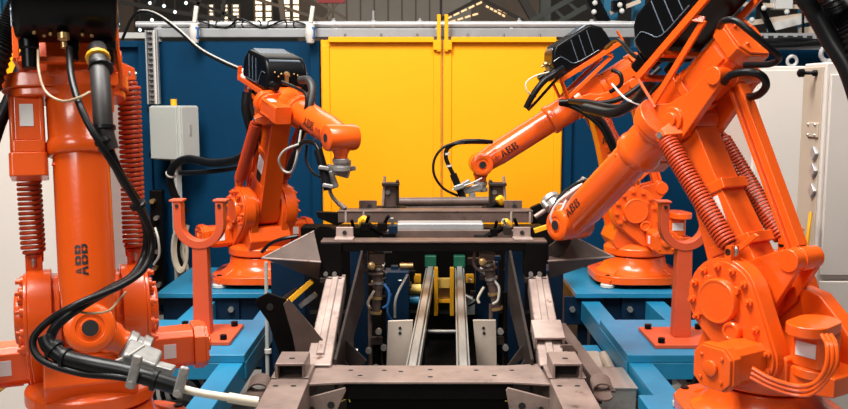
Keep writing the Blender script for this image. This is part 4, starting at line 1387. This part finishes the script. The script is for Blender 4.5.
# longitudinal channels that come towards the camera
for s, x0, x1 in ((-1, -.70, -.525), (1, .575, .735)):
    m = MB().box(((x0 + x1) / 2, 3.72, ZF + .01), (x1 - x0, .94, .014)).box((x0 + .006, 3.72, ZF - .06), (.012, .94, .14)).box((x1 - .006, 3.72, ZF - .06), (.012, .94, .14))
    wput(m, 'longitudinal_channel', 'steel_tan', vf, .004)
    xc = (x0 + x1) / 2
    # hat bracket: arch plate with open front
    m = MB().box((xc, 3.99, ZF + .085), (.135, .19, .014)).box((xc - .062, 3.99, ZF + .05), (.014, .19, .07)).box((xc + .062, 3.99, ZF + .05), (.014, .19, .07))
    m.box((xc - .07, 3.99, ZF + .022), (.035, .19, .01)).box((xc + .07, 3.99, ZF + .022), (.035, .19, .01))
    wput(m, 'hat_bracket', 'steel_tan', vf, .005)
    wput(MB().box((xc, 4.02, ZF + .05), (.108, .12, .05)), 'opening_shade', 'hole_dark', vf)  # dark block painted as the shade inside the open bracket
    hl(vf, xc, 3.97, ZF + .0925, .014, .01)
    for dx in (-.05, .03):
        hl(vf, xc + dx, 3.80, ZF + .0175, .013, .009)
# pipe clip curls beside the channels
for (px, D, s) in ((259, 3.95, 1), (602, 3.97, -1)):
    c = P(px, 388, D)
    pts = [(c.x + .045 * math.cos(a) * 1.1, c.y + .03 * math.sin(a), c.z + .03 * math.sin(a)) for a in [R(20 + 300 * k / 12) for k in range(13)]]
    m = MB()
    vs, fs_ = [], []
    for p in pts:
        vs += [(p[0], p[1] - .04, p[2] - .012), (p[0], p[1] + .04, p[2] + .012), (p[0] * 1.0, p[1] + .04, p[2] + .020), (p[0], p[1] - .04, p[2] - .004)]
    for i in range(12):
        for k in range(4):
            fs_.append((4 * i + k, 4 * i + (k + 1) % 4, 4 * i + 4 + (k + 1) % 4, 4 * i + 4 + k))
    m.add(vs, fs_)
    wput(m, 'curled_clip', 'steel_brown', vf)


def channel(name, a, c, wd, hg, t, mt, open_down=True, w2=None):
    """U channel from a to c, flat top of width wd (w2 at the far end), flanges hang hg down"""
    a, c = Vector(a), Vector(c)
    w2 = w2 or wd
    m = MB()
    for (xa, xb) in (((-.5, .5), None),):
        pass
    def quad(x0, x1, y0, y1, z0, z1, z0b, z1b):
        m.hexa([a + Vector((x0, 0, z0)), a + Vector((x1, 0, z0)), c + Vector((y1, 0, z0b)), c + Vector((y0, 0, z0b))],
               [a + Vector((x0, 0, z1)), a + Vector((x1, 0, z1)), c + Vector((y1, 0, z1b)), c + Vector((y0, 0, z1b))])
    quad(-wd / 2, wd / 2, -w2 / 2, w2 / 2, -t, 0, -t, 0)
    quad(-wd / 2, -wd / 2 + t, -w2 / 2, -w2 / 2 + t, -hg, 0, -hg, 0)
    quad(wd / 2 - t, wd / 2, w2 / 2 - t, w2 / 2, -hg, 0, -hg, 0)
    return wput(m, name, mt, vf, .004)


# sills climbing to the middle cross member
channel('sill_channel', (-.51, 4.12, .815), (-.505, 4.98, 1.085), .125, .10, .01, 'steel_light', w2=.11)
channel('sill_channel', (.62, 4.12, .815), (.655, 4.98, 1.085), .13, .10, .01, 'steel_light', w2=.115)
for x, xx in ((-.51, -.505), (.62, .655)):   # raised rib on each sill
    m = MB().hexa([(x - .022, 4.2, .84), (x + .022, 4.2, .84), (xx + .02, 4.94, 1.072), (xx - .02, 4.94, 1.072)], [(x - .016, 4.2, .853), (x + .016, 4.2, .853), (xx + .014, 4.94, 1.085), (xx - .014, 4.94, 1.085)])
    wput(m, 'sill_rib', 'steel_light', vf, .003)
# dark inner webs
m = MB().hexa([(-.44, 4.16, .66), (-.425, 4.16, .66), (-.345, 5.0, .92), (-.36, 5.0, .92)], [(-.44, 4.16, .83), (-.425, 4.16, .83), (-.345, 5.0, 1.24), (-.36, 5.0, 1.24)])
wput(m, 'inner_web', 'steel_dark', vf, .003)
m = MB().hexa([(.52, 4.16, .66), (.535, 4.16, .66), (.50, 5.0, .92), (.485, 5.0, .92)], [(.52, 4.16, .83), (.535, 4.16, .83), (.50, 5.0, 1.24), (.485, 5.0, 1.24)])
wput(m, 'inner_web', 'steel_dark', vf, .003)
# saddle bracket on the right sill, splice on the left
m = MB().box((0, 0, 0), (.15, .17, .014)).box((-.07, 0, -.03), (.014, .17, .07)).box((.07, 0, -.03), (.014, .17, .07))
m.v = [T(.63, 4.36, .925) @ RX(R(17)) @ v for v in m.v]
wput(m, 'saddle_bracket', 'steel_light', vf, .004)
# middle cross member with end blocks
XL, XR = xat(320, 5.0), xat(548, 5.0)
ZM = zat(241, 4.97)
wput(MB().box(((XL + XR) / 2, 5.03, ZM - .006), (XR - XL, .13, .012)).box(((XL + XR) / 2, 5.09, ZM - .03), (XR - XL, .012, .06)), 'middle_cross_member', 'steel_brown', vf, .003)
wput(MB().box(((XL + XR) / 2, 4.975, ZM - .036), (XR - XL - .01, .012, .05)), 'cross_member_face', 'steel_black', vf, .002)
for s, x in ((-1, XL + .06), (1, XR - .065)):
    wput(MB().box((x, 5.02, ZM - .11), (.12, .14, .20)), 'end_block', 'steel_black', vf, .004)
    wput(MB().box((x, 4.99, ZM - .222), (.125, .13, .03)), 'block_foot', 'steel_dark', vf, .004)
    for dx in (-.03, .02):
        o_ = MB().lathe([(.013, 0), (.013, .02)], T(x + dx, 4.945, ZM - .185) @ RX(PI / 2), 10)
        wput(o_, 'bolt', 'bolt_steel', vf)
    wput(MB().box((x - s * .07, 5.06, ZM + .03), (.10, .012, .075), None), 'locating_tab', 'steel_light', vf, .003)
    mh = MB().lathe([(.013, 0), (.013, .004)], T(x - s * .07, 5.053, ZM + .035) @ RX(PI / 2), 12)
    wput(mh, 'tab_hole', 'hole_dark', vf)
    wput(MB().box((x - s * .07, 5.02, ZM + .006), (.11, .10, .012)), 'tab_foot', 'steel_light', vf, .003)
# folded pyramid gussets on both sides
for (tip, tp, rg, bt) in (((262, 258), (314, 231), (321, 262), (319, 280)), ((614, 257), (558, 229), (548, 261), (549, 279))):
    a = P(*tip, 5.02)
    b_, c_, d_ = P(*tp, 5.10), P(*rg, 4.90), P(*bt, 5.06)
    e_ = P((tp[0] + bt[0]) / 2, 255, 5.28)
    m = MB().add([a, b_, c_, d_, e_], [(0, 1, 2), (0, 2, 3), (0, 3, 4), (0, 4, 1), (1, 4, 3, 2)])
    wput(m, 'pyramid_gusset', 'steel_mid', vf, .003)
    wput(MB().tube([a, c_], .006, 6), 'gusset_fold', 'steel_light', vf)
    wput(MB().tube([a, b_], .005, 6), 'gusset_fold', 'steel_light', vf)
# bracket ear on the right gusset
pp('bracket_ear', [(549, 246), (560, 238), (561, 231), (569, 228), (572, 240), (566, 252), (556, 258), (549, 258)], 4.93, .02, 'steel_dark', .003, vf, ((563, 246, .012),))
pp('bracket_ear', [(312, 232), (320, 226), (330, 227), (339, 232), (339, 238), (320, 240)], 5.15, .02, 'steel_black', .003)
# rear cross member
XL2, XR2 = xat(338, 5.8), xat(533, 5.8)
ZR = zat(210.5, 5.75)
wput(MB().box(((XL2 + XR2) / 2, 5.81, ZR - .006), (XR2 - XL2, .14, .012)).box(((XL2 + XR2) / 2, 5.75, ZR - .04), (XR2 - XL2, .012, .08)).box(((XL2 + XR2) / 2, 5.87, ZR - .04), (XR2 - XL2, .012, .08)), 'rear_cross_member', 'steel_brown', vf, .004)
for px in (345, 363, 512, 531):
    wput(MB().box((xat(px, 5.74), 5.742, ZR - .045), (.014, .008, .075)), 'weld_strap', 'steel_light', vf, .002)
pp('rear_wing', [(316, 212), (336, 213), (346, 208), (346, 222), (337, 226), (318, 218)], 5.78, .06, 'steel_black', .003)
pp('rear_wing', [(531, 208), (540, 204), (558, 212), (562, 222), (556, 232), (540, 224), (531, 224)], 5.80, .06, 'steel_black', .003)
for px, D in ((368, 5.9), (513, 5.9)):
    c = P(px, 207, D)
    wput(MB().box((c.x, D, c.z), (.12, .012, .09)), 'locating_tab', 'steel_brown', vf, .003)
    wput(MB().lathe([(.016, 0), (.016, .004)], T(c.x + .01, D - .007, c.z + .005) @ RX(PI / 2), 12), 'tab_hole', 'hole_dark', vf)
# far rusty tube
a, c = P(396, 202, 6.25), P(503, 201, 6.25)
wput(MB().cyl(a, c, .032, n=14).cyl(a + Vector((0, 0, -.045)), c + Vector((0, 0, -.045)), .022, n=10), 'rear_tube', 'steel_brown', vf)

# big folded bracket at the lower left, folded rail at the lower right
pp('folded_bracket', [(255, 303), (258, 298), (268, 293), (285, 299), (290, 310), (305, 345), (303, 372), (285, 372), (268, 322)], 4.42, .02, 'steel_black', .004, vf, ((270, 307, .018),))
pp('folded_bracket', [(283, 304), (288, 300), (311, 326), (323, 342), (325, 374), (300, 374), (292, 335)], 4.30, .022, 'steel_mid', .004)
a_, b_ = P(288, 300, 4.42), P(323, 342, 4.42)
a2, b2 = P(288, 300, 4.30), P(323, 342, 4.30)
up = Vector((0, 0, .012))
wput(MB().hexa([a_, b_, b2, a2], [a_ + up, b_ + up, b2 + up, a2 + up]), 'bracket_web', 'steel_mid', vf, .002)
pp('slanted_plate', [(332, 334), (337, 331), (367, 361), (362, 368), (352, 370)], 4.40, .014, 'steel_dark')
pp('slanted_plate', [(326, 344), (331, 343), (352, 372), (330, 374)], 4.34, .014, 'steel_dark')
pp('slanted_plate', [(507, 366), (532, 333), (535, 338), (533, 350), (510, 370)], 4.40, .014, 'steel_dark')
pp('slanted_plate', [(515, 372), (534, 349), (537, 356), (536, 374)], 4.34, .014, 'steel_dark')
# right folded rail: top strip and hanging side
A, B = P(559, 325, 4.62), P(609, 393, 4.02)
side = Vector((.034, .0, 0))
dn = Vector((-.02, 0, -.11))
wput(MB().hexa([A - side, A + side, B + side, B - side], [A - side + up, A + side + up, B + side + up, B - side + up]), 'folded_rail', 'steel_brown', vf, .003)
wput(MB().hexa([A - side + dn, A - side + dn + Vector((.012, 0, 0)), B - side + dn * .5 + Vector((.012, 0, 0)), B - side + dn * .5], [A - side, A - side + Vector((.012, 0, 0)), B - side + Vector((.012, 0, 0)), B - side]), 'folded_rail_side', 'steel_dark', vf, .002)
pp('hub_plate', [(558, 350), (562, 345), (572, 345), (578, 352), (578, 370), (561, 370)], 4.26, .02, 'steel_brown', .003)
c = P(566, 356, 4.24)
wput(MB().lathe([(.022, 0), (.022, .015), (.012, .018)], T(c.x, c.y + .012, c.z) @ RX(PI / 2), 16), 'hub_boss', 'bolt_steel', vf)
# yellow chalk marks on the front skirt
m = MB().tube(px3((337, 409, 3.935), (340, 402, 3.935), (348, 398, 3.935)), .003, 5).tube(px3((345, 393, 3.935), (348, 396, 3.935), (350, 402, 3.935)), .003, 5)
wput(m, 'chalk_mark', 'chalk', vf)
m = MB().tube(px3((505, 401, 3.935), (509, 401, 3.935), (513, 409, 3.935)), .003, 5)
wput(m, 'chalk_mark', 'chalk', vf)

# ---------------------------------------------------------------- welding jig under and around the frame
jig = empty('welding_jig', (0.05, 5.3, 0), 0, 'dark blue welding jig body with clamps under the vehicle frame', 'jig')


def jb_(name, x0, x1, y0, y1, z0, z1, mt='blue_dark', bev=.006):
    return wput(MB().box(((x0 + x1) / 2, (y0 + y1) / 2, (z0 + z1) / 2), (x1 - x0, y1 - y0, z1 - z0)), name, mt, jig, bev)


jb_('jig_base', -.80, .90, 4.05, 6.5, 0.0, .42, 'steel_black')
jb_('dark_backdrop', xat(300, 6.6), xat(560, 6.6), 6.55, 6.75, .42, 1.12, 'steel_black')  # black backdrop added for the darkness behind the jig
jb_('column', xat(268, 5.3), xat(303, 5.3), 5.3, 5.5, .42, zat(262, 5.3))
jb_('column', xat(349, 5.35), xat(366, 5.35), 5.35, 5.5, .42, zat(250, 5.35))
jb_('column', xat(384, 5.75), xat(409, 5.75), 5.75, 5.9, .42, zat(272, 5.75))
jb_('column', xat(508, 5.35), xat(527, 5.35), 5.35, 5.5, .42, zat(250, 5.35))
jb_('column', xat(477, 5.75), xat(500, 5.75), 5.75, 5.9, .42, zat(262, 5.75))
jb_('column', xat(548, 5.3), xat(566, 5.3), 5.3, 5.5, .42, zat(270, 5.3))
jb_('cross_beam', xat(300, 5.9), xat(560, 5.9), 5.92, 6.02, .50, .62, 'steel_black')
# pale grey housing between the two cross members
jb_('housing', xat(397, 5.5), xat(484, 5.5), 5.48, 5.62, zat(236, 5.5), zat(223, 5.5), 'zinc', .008)
jb_('housing_skirt', xat(380, 5.4), xat(520, 5.4), 5.42, 5.47, zat(240, 5.4), zat(231, 5.4), 'steel_brown', .004)
# yellow locating pins with black arms
for px, py, D, ln in ((363, 222, 5.35, 'arm'), (507, 225, 5.35, 'arm'), (501, 201, 5.95, 'arm')):
    c = P(px, py, D)
    m = MB().lathe([(.027, -.025), (.036, 0), (.027, .035)], T(*c) @ RY(R(35 if px < 424 else -35)) @ RX(R(20)), 6)
    wput(m, 'locating_pin', 'yellow', jig, .004)
    e = c + Vector((.16 if px < 424 else -.16, .03, -.10))
    wput(MB().cyl(c, e, .02, n=10), 'pin_arm', 'steel_black', jig)
    wput(MB().box((e.x, e.y, e.z), (.08, .07, .06)), 'pin_block', 'steel_black', jig, .006)
c0, c1 = P(534, 231, 5.6), P(559, 223, 5.6)
wput(MB().box((0, 0, (c1 - c0).length / 2), (.03, .03, (c1 - c0).length), frame(c0, c1)), 'yellow_bar', 'yellow', jig, .003)
c0, c1 = P(287, 303, 5.0), P(312, 281, 5.0)
wput(MB().box((0, 0, (c1 - c0).length / 2), (.045, .03, (c1 - c0).length), frame(c0, c1)), 'yellow_bar', 'yellow', jig, .003)
c0, c1 = P(283, 300, 5.05), P(297, 290, 5.05)
wput(MB().box((0, 0, (c1 - c0).length / 2), (.045, .03, (c1 - c0).length), frame(c0, c1)), 'dark_bar', 'steel_dark', jig, .003)
c0, c1 = P(300, 306, 5.1), P(316, 294, 5.1)
wput(MB().box((0, 0, (c1 - c0).length / 2), (.045, .03, (c1 - c0).length), frame(c0, c1)), 'grey_bar', 'rail_steel', jig, .003)
# rear clamps with holes that stand behind the rear cross member
for px, s in ((391, 1), (497, -1)):
    c = P(px, 196, 6.0)
    wput(MB().box((c.x, 6.0, c.z), (.10, .06, .15)), 'clamp_cheek', 'steel_brown', jig, .006)
    wput(MB().box((c.x + s * .045, 6.0, c.z + .03), (.02, .09, .16)), 'clamp_cheek', 'steel_dark', jig, .004)
    wput(MB().lathe([(.016, 0), (.016, .01)], T(c.x - .02, 5.969, c.z + .03) @ RX(PI / 2), 12), 'clamp_pin', 'bolt_steel', jig)
    wput(MB().box((c.x, 5.98, c.z + .085), (.12, .10, .02)), 'clamp_cap', 'steel_dark', jig, .004)
    wput(MB().cyl((c.x - s * .055, 5.96, c.z - .06), (c.x - s * .04, 5.96, c.z + .14), .009, n=8), 'clamp_rod', 'steel_light', jig)
    wput(MB().box((c.x, 5.98, c.z - .12), (.20, .12, .10)), 'clamp_foot', 'steel_black', jig, .006)
# light plates beside the rails
for (pts) in ([(388, 321), (413, 320), (411, 376), (386, 376)], [(473, 320), (496, 320), (497, 376), (478, 376)]):
    pp('side_plate', pts, 5.0, .015, 'plate_steel', .003, jig, ((400 if pts[0][0] < 424 else 483.5, 328, .009), (400 if pts[0][0] < 424 else 484, 333, .009)))
# small clutter below the middle cross member
random.seed(11)
for k in range(26):
    px = random.choice((random.uniform(366, 410), random.uniform(470, 512)))
    py = random.uniform(255, 300)
    D = random.uniform(5.5, 5.9)
    c = P(px, py, D)
    if k % 3 == 0:
        wput(MB().cyl(c, c + Vector((random.uniform(-.09, .09), random.uniform(-.02, .02), random.uniform(-.05, .05))), .018, n=10), 'fitting', random.choice(('brass', 'bolt_steel', 'steel_brown')), jig)
    elif k % 3 == 1:
        wput(MB().box(c, (random.uniform(.04, .09), .05, random.uniform(.03, .06))), 'valve_block', random.choice(('steel_black', 'blue_dark', 'steel_dark')), jig, .005)
    else:
        e = P(px + random.uniform(-14, 14), py + random.uniform(5, 45), D)
        mid = (c + e) / 2 + Vector((random.uniform(-.06, .06), -.04, 0))
        wput(MB().tube(smooth_path([c, mid, e], 8), .008, 6), 'air_line', random.choice(('rubber', 'blue_valve', 'rubber', 'white_plastic')), jig)
for k in range(14):
    px = 355 + k * 12.4 + random.uniform(-4, 4)
    c = P(px, 228 + random.uniform(-2, 4), 5.25)
    if 395 < px < 485:
        continue
    wput(MB().box(c, (random.uniform(.04, .08), .06, .05)), 'clamp_block', random.choice(('steel_black', 'steel_dark', 'blue_dark')), jig, .006)
    wput(MB().cyl(c, c + Vector((random.uniform(-.06, .06), -.03, .07)), .010, n=8), 'clamp_lever', random.choice(('bolt_steel', 'steel_black')), jig)

# ---------------------------------------------------------------- guide rails with green stops and yellow carriage
for (b0, t0, lab) in (((411.5, 374), (430.5, 264), 'left steel guide rail with green end stop running under the frame'), ((463.5, 374), (459.5, 264), 'right steel guide rail with green end stop running under the frame')):
    a, c = P(*b0, 4.19), P(*t0, 6.35)
    a.z, c.z = .775, .865
    gr = empty('guide_rail', a, 0, lab, 'rail', 'guide rails under the frame')
    mm = frame(a, c)
    ln = (c - a).length
    d = (c - a).normalized()
    sx = Vector((d.y, -d.x, 0))
    def rb(x0, x1, z0, z1):
        mb = MB()
        q = [a + sx * x0, a + sx * x1, c + sx * x1, c + sx * x0]
        mb.hexa([p + Vector((0, 0, z0)) for p in q], [p + Vector((0, 0, z1)) for p in q])
        return mb
    wput(rb(-.034, .034, -.07, -.03), 'rail_base', 'rail_steel', gr, .003)
    wput(rb(-.02, .02, -.03, .0), 'rail_head', 'rail_steel', gr, .004)
    wput(rb(-.034, -.026, -.03, -.012), 'rail_lip', 'rail_steel', gr, .002)
    wput(rb(.026, .034, -.03, -.012), 'rail_lip', 'rail_steel', gr, .002)
    wput(MB().box((c.x, c.y + .04, c.z + .03), (.085, .07, .085)), 'end_stop', 'green', gr, .006)
    wput(MB().box((c.x, c.y + .02, c.z - .02), (.075, .03, .03)), 'stop_foot', 'steel_black', gr, .003)
    for k in range(4):
        q = a + d * (ln * (k + .5) / 4)
        wput(MB().box((q.x, q.y, q.z - .2), (.05, .06, .26)), 'rail_support', 'steel_black', gr, .004)
yc = empty('yellow_carriage', P(444, 330, 5.95), 0, 'yellow H shaped carriage between the two guide rails', 'carriage')
for px in (436, 452):
    pp('carriage_post', [(px - 2, 268), (px + 2, 268), (px + 2, 316), (px - 2, 316)], 5.9, .05, 'yellow', .003, yc)
pp('carriage_plate', [(434, 279), (454, 279), (454, 288), (434, 288)], 5.93, .05, 'yellow_pale', .003, yc)
pp('carriage_plate', [(436, 300), (452, 300), (452, 303), (436, 303)], 5.93, .05, 'yellow', .002, yc)
pp('carriage_web', [(436, 288), (452, 288), (452, 300), (436, 300)], 5.97, .02, 'brass', .002, yc)
for (x0, y0, x1, y1) in ((414, 275, 421, 283), (466, 275, 474, 283)):
    pp('carriage_wing', [(x0, y0), (x1, y0), (x1, y1), (x0, y1)], 5.95, .05, 'yellow', .003, yc)
wput(MB().cyl(P(408, 289, 5.85), P(421, 289, 5.85), .034, n=14), 'yellow_cylinder', 'yellow_pale', yc)
wput(MB().cyl(P(409, 300, 5.85), P(419, 300, 5.85), .034, n=14), 'blue_cylinder', 'blue_paint', yc)
wput(MB().cyl(P(400, 266, 5.85), P(413, 266, 5.85), .02, n=12), 'brass_cylinder', 'brass', yc)
wput(MB().cyl(P(428, 331.5, 5.1), P(457, 331.5, 5.1), .012, n=10), 'tie_rod', 'bolt_steel', yc)
pp('carriage_block', [(466, 298), (477, 298), (477, 315), (467, 315)], 5.9, .06, 'grey_box', .004, yc)


# ---------------------------------------------------------------- pneumatic clamp cylinders
def clamp_unit(lab, ax, bx, y0, D, tilt):
    cu = empty('pneumatic_clamp', P(bx, 372, D), 0, lab, 'clamp', 'pneumatic clamps in the jig')
    top, mid_, low = P(ax, y0, D), P(ax + tilt * .5, y0 + 22, D), P(bx, y0 + 46, D)
    wput(MB().cyl(top, mid_, .03, n=16).cyl(mid_, low, .026, n=16), 'cylinder', 'steel_brown', cu)
    for t in (0.02, .33, .66, .98):
        q = top.lerp(low, t)
        qq = top.lerp(low, t + .05)
        wput(MB().cyl(q, qq, .037, n=14), 'cylinder_collar', 'bolt_steel' if t < .5 else 'brass', cu)
    wput(MB().box(P(ax - 1, y0 - 8, D), (.09, .06, .07)), 'clamp_head', 'steel_brown', cu, .006)
    wput(MB().lathe([(.022, 0), (.022, .04), (.012, .045)], T(*(P(ax - 6, y0 - 2, D) + Vector((0, -.03, 0)))) @ RX(PI / 2), 12), 'pivot', 'brass', cu)
    wput(MB().cyl(P(ax - 3, y0 - 14, D), P(ax + 14, y0 - 15, D), .012, n=10), 'clamp_bar', 'bolt_steel', cu)
    wput(MB().tube(smooth_path(px3((ax - 13, y0 - 12, D - .03), (ax - 14, y0 + 2, D - .03), (ax - 8, y0 + 8, D - .03), (ax + 5, y0 + 8, D - .03)), 6), .009, 8), 'bent_rod', 'steel_brown', cu)
    wput(MB().tube(smooth_path(px3((ax + 6, y0 + 18, D - .02), (ax + 11, y0 + 26, D - .03), (ax + 10, y0 + 38, D - .03), (ax + 5, y0 + 42, D - .02)), 6), .008, 8), 'air_line', 'blue_valve' if tilt == 0 else 'white_plastic', cu)
    wput(MB().tube(smooth_path(px3((ax - 4, y0 + 25, D - .03), (ax - 10, y0 + 36, D - .03), (ax - 9, y0 + 41, D - .03)), 6), .008, 8), 'air_line', 'cream_cable', cu)
    wput(MB().cyl(P(bx - 6, y0 + 42, D), P(bx - 6, 374, D), .013, n=10), 'guide_rod', 'steel_brown', cu)
    wput(MB().tube(smooth_path(px3((bx + 8, y0 + 30, D), (bx + 8, y0 + 70, D), (bx + 9, 360, D), (bx + 14, 374, D)), 6), .014, 10), 'guide_rod', 'steel_black', cu)
    wput(MB().box(P(bx + 1, 340, D), (.07, .05, .05)), 'guide_block', 'steel_dark', cu, .006)
    wput(MB().box(P(bx + 1, 352, D + .02), (.05, .04, .22)), 'guide_core', 'steel_black', cu, .004)
    for (dx, yy) in ((-7, 349), (8, 346), (3, 330), (0, 366)):
        wput(MB().lathe([(.018, 0), (.018, .03)], T(*(P(bx + dx, yy, D) + Vector((0, -.015, 0)))) @ RX(PI / 2), 10), 'fitting', 'bolt_steel', cu)
    return cu


clamp_unit('brass fitted pneumatic clamp cylinder left of the guide rails', 378, 376, 266, 5.05, 0)
clamp_unit('tilted pneumatic clamp cylinder right of the guide rails', 488, 497, 262, 5.05, 8)
# slim standing pins beside the left sill
pn = empty('locating_post', P(351, 372, 4.75), 0, 'slim steel locating post with collar beside the left sill', 'post')
wput(MB().cyl(P(351, 374, 4.75), P(351, 334, 4.75), .014, n=12), 'shaft', 'steel_brown', pn)
wput(MB().cyl(P(351, 336, 4.75), P(351, 331, 4.75), .017, n=12), 'tip', 'brass', pn)
wput(MB().cyl(P(346, 351, 4.73), P(358, 351, 4.73), .014, n=10), 'collar', 'bolt_steel', pn)

# conduit beside the left base frame
cd = empty('conduit_pipe', P(268, 400, 5.0), 0, 'thin grey vertical conduit beside the left blue frame', 'pipe')
wput(MB().cyl(P(268, 409, 5.0), P(266, 262, 5.0), .011, n=8), 'pipe', 'grey_box', cd)
wput(MB().cyl(P(268, 353, 5.0), P(268, 349, 5.0), .02, n=8), 'coupling', 'white_plastic', cd)

# ---------------------------------------------------------------- clutter on the floor
bx = empty('steel_box', ((xat(597, 4.85) + xat(640, 4.7)) / 2, 4.87, 0), 0, 'grey sheet steel box on the floor right of the frame', 'box')
MB().box((0, 0, .25), (.24, .36, .5)).build('body', 'rail_steel', bx, bevel=.006)
MB().box((0, 0, .503), (.25, .37, .012)).build('lid', 'rail_steel', bx, bevel=.003)
rp = empty('roller_pipe', P(606, 365, 5.2), 0, 'pale brown pipe stub lying behind the grey steel box', 'pipe')
wput(MB().cyl(P(604, 356, 5.6), P(611, 372, 5.2), .035, n=16), 'pipe', 'plate_steel', rp)
wput(MB().box(P(595, 362, 5.5), (.12, .4, .03)), 'plank', 'plate_steel', rp, .004)
wput(MB().box(P(584, 352, 5.8), (.22, .2, .04)), 'blue_foot', 'blue_paint', rp, .004)
pl = empty('slatted_pallet', (2.1, 6.15, 0), 0, 'dark slatted pallet on the floor behind the right front robot', 'pallet')
for k in range(6):
    MB().box((0, -.35 + .14 * k, .10), (.46, .05, .03)).build('slat', 'steel_black', pl, bevel=.003)
for k in (-1, 0, 1):
    MB().box((k * .18, 0, .042), (.07, .8, .084)).build('runner', 'steel_brown', pl, bevel=.003)
sp = empty('stand_pipe', P(703, 409, 4.9), 0, 'dark stand pipe with looped black hoses by the right front robot', 'pipe')
wput(MB().cyl(P(702, 420, 4.9), P(702, 368, 4.9), .016, n=10), 'pipe', 'steel_dark', sp)
wput(MB().cyl(P(702, 371, 4.9), P(702, 366, 4.9), .024, n=10), 'cap', 'steel_dark', sp)
wput(MB().tube(smooth_path(px3((702, 370, 4.9), (694, 380, 4.9), (690, 398, 4.9), (692, 414, 4.9)), 6), .010, 8), 'hose', 'rubber', sp)
wput(MB().tube(smooth_path(px3((704, 368, 4.9), (712, 382, 4.9), (716, 398, 4.9), (712, 414, 4.9)), 6), .010, 8), 'hose', 'rubber', sp)
hr = empty('hose_reel', P(188, 388, 6.0), 0, 'white hose reel with black rings on the floor behind the left blue frame', 'hose reel')
MB().lathe([(.02, 0), (.24, 0), (.24, .06), (.02, .06)], RX(PI / 2), 32).build('drum', 'white_plastic', hr, bevel=.005)
for rr in (.10, .165, .225):
    MB().tube([(rr * math.cos(a), -.065, rr * math.sin(a)) for a in [i * PI / 16 for i in range(32)]], .016, 8, close=True).build('ring', 'rubber', hr)
MB().box((0, .05, -.2), (.3, .12, .08)).build('foot', 'steel_dark', hr, bevel=.004)
for i, (pts, mt, lab) in enumerate(((((-4, 372), (10, 366), (22, 358), (33, 350)), 'rubber', 'black cable crossing the lower left corner by the robot base'), (((-4, 392), (12, 380), (24, 372), (34, 366)), 'yellow', 'yellow cable crossing the lower left corner by the robot base'))):
    tag(MB().tube(smooth_path([P(x, y, 4.3) for x, y in pts], 6), .014, 8).build('loose_cable', mt), lab, 'cable', 'loose cables at the lower left')
ft = empty('fluorescent_sign', (0, 0, 0)) if False else None
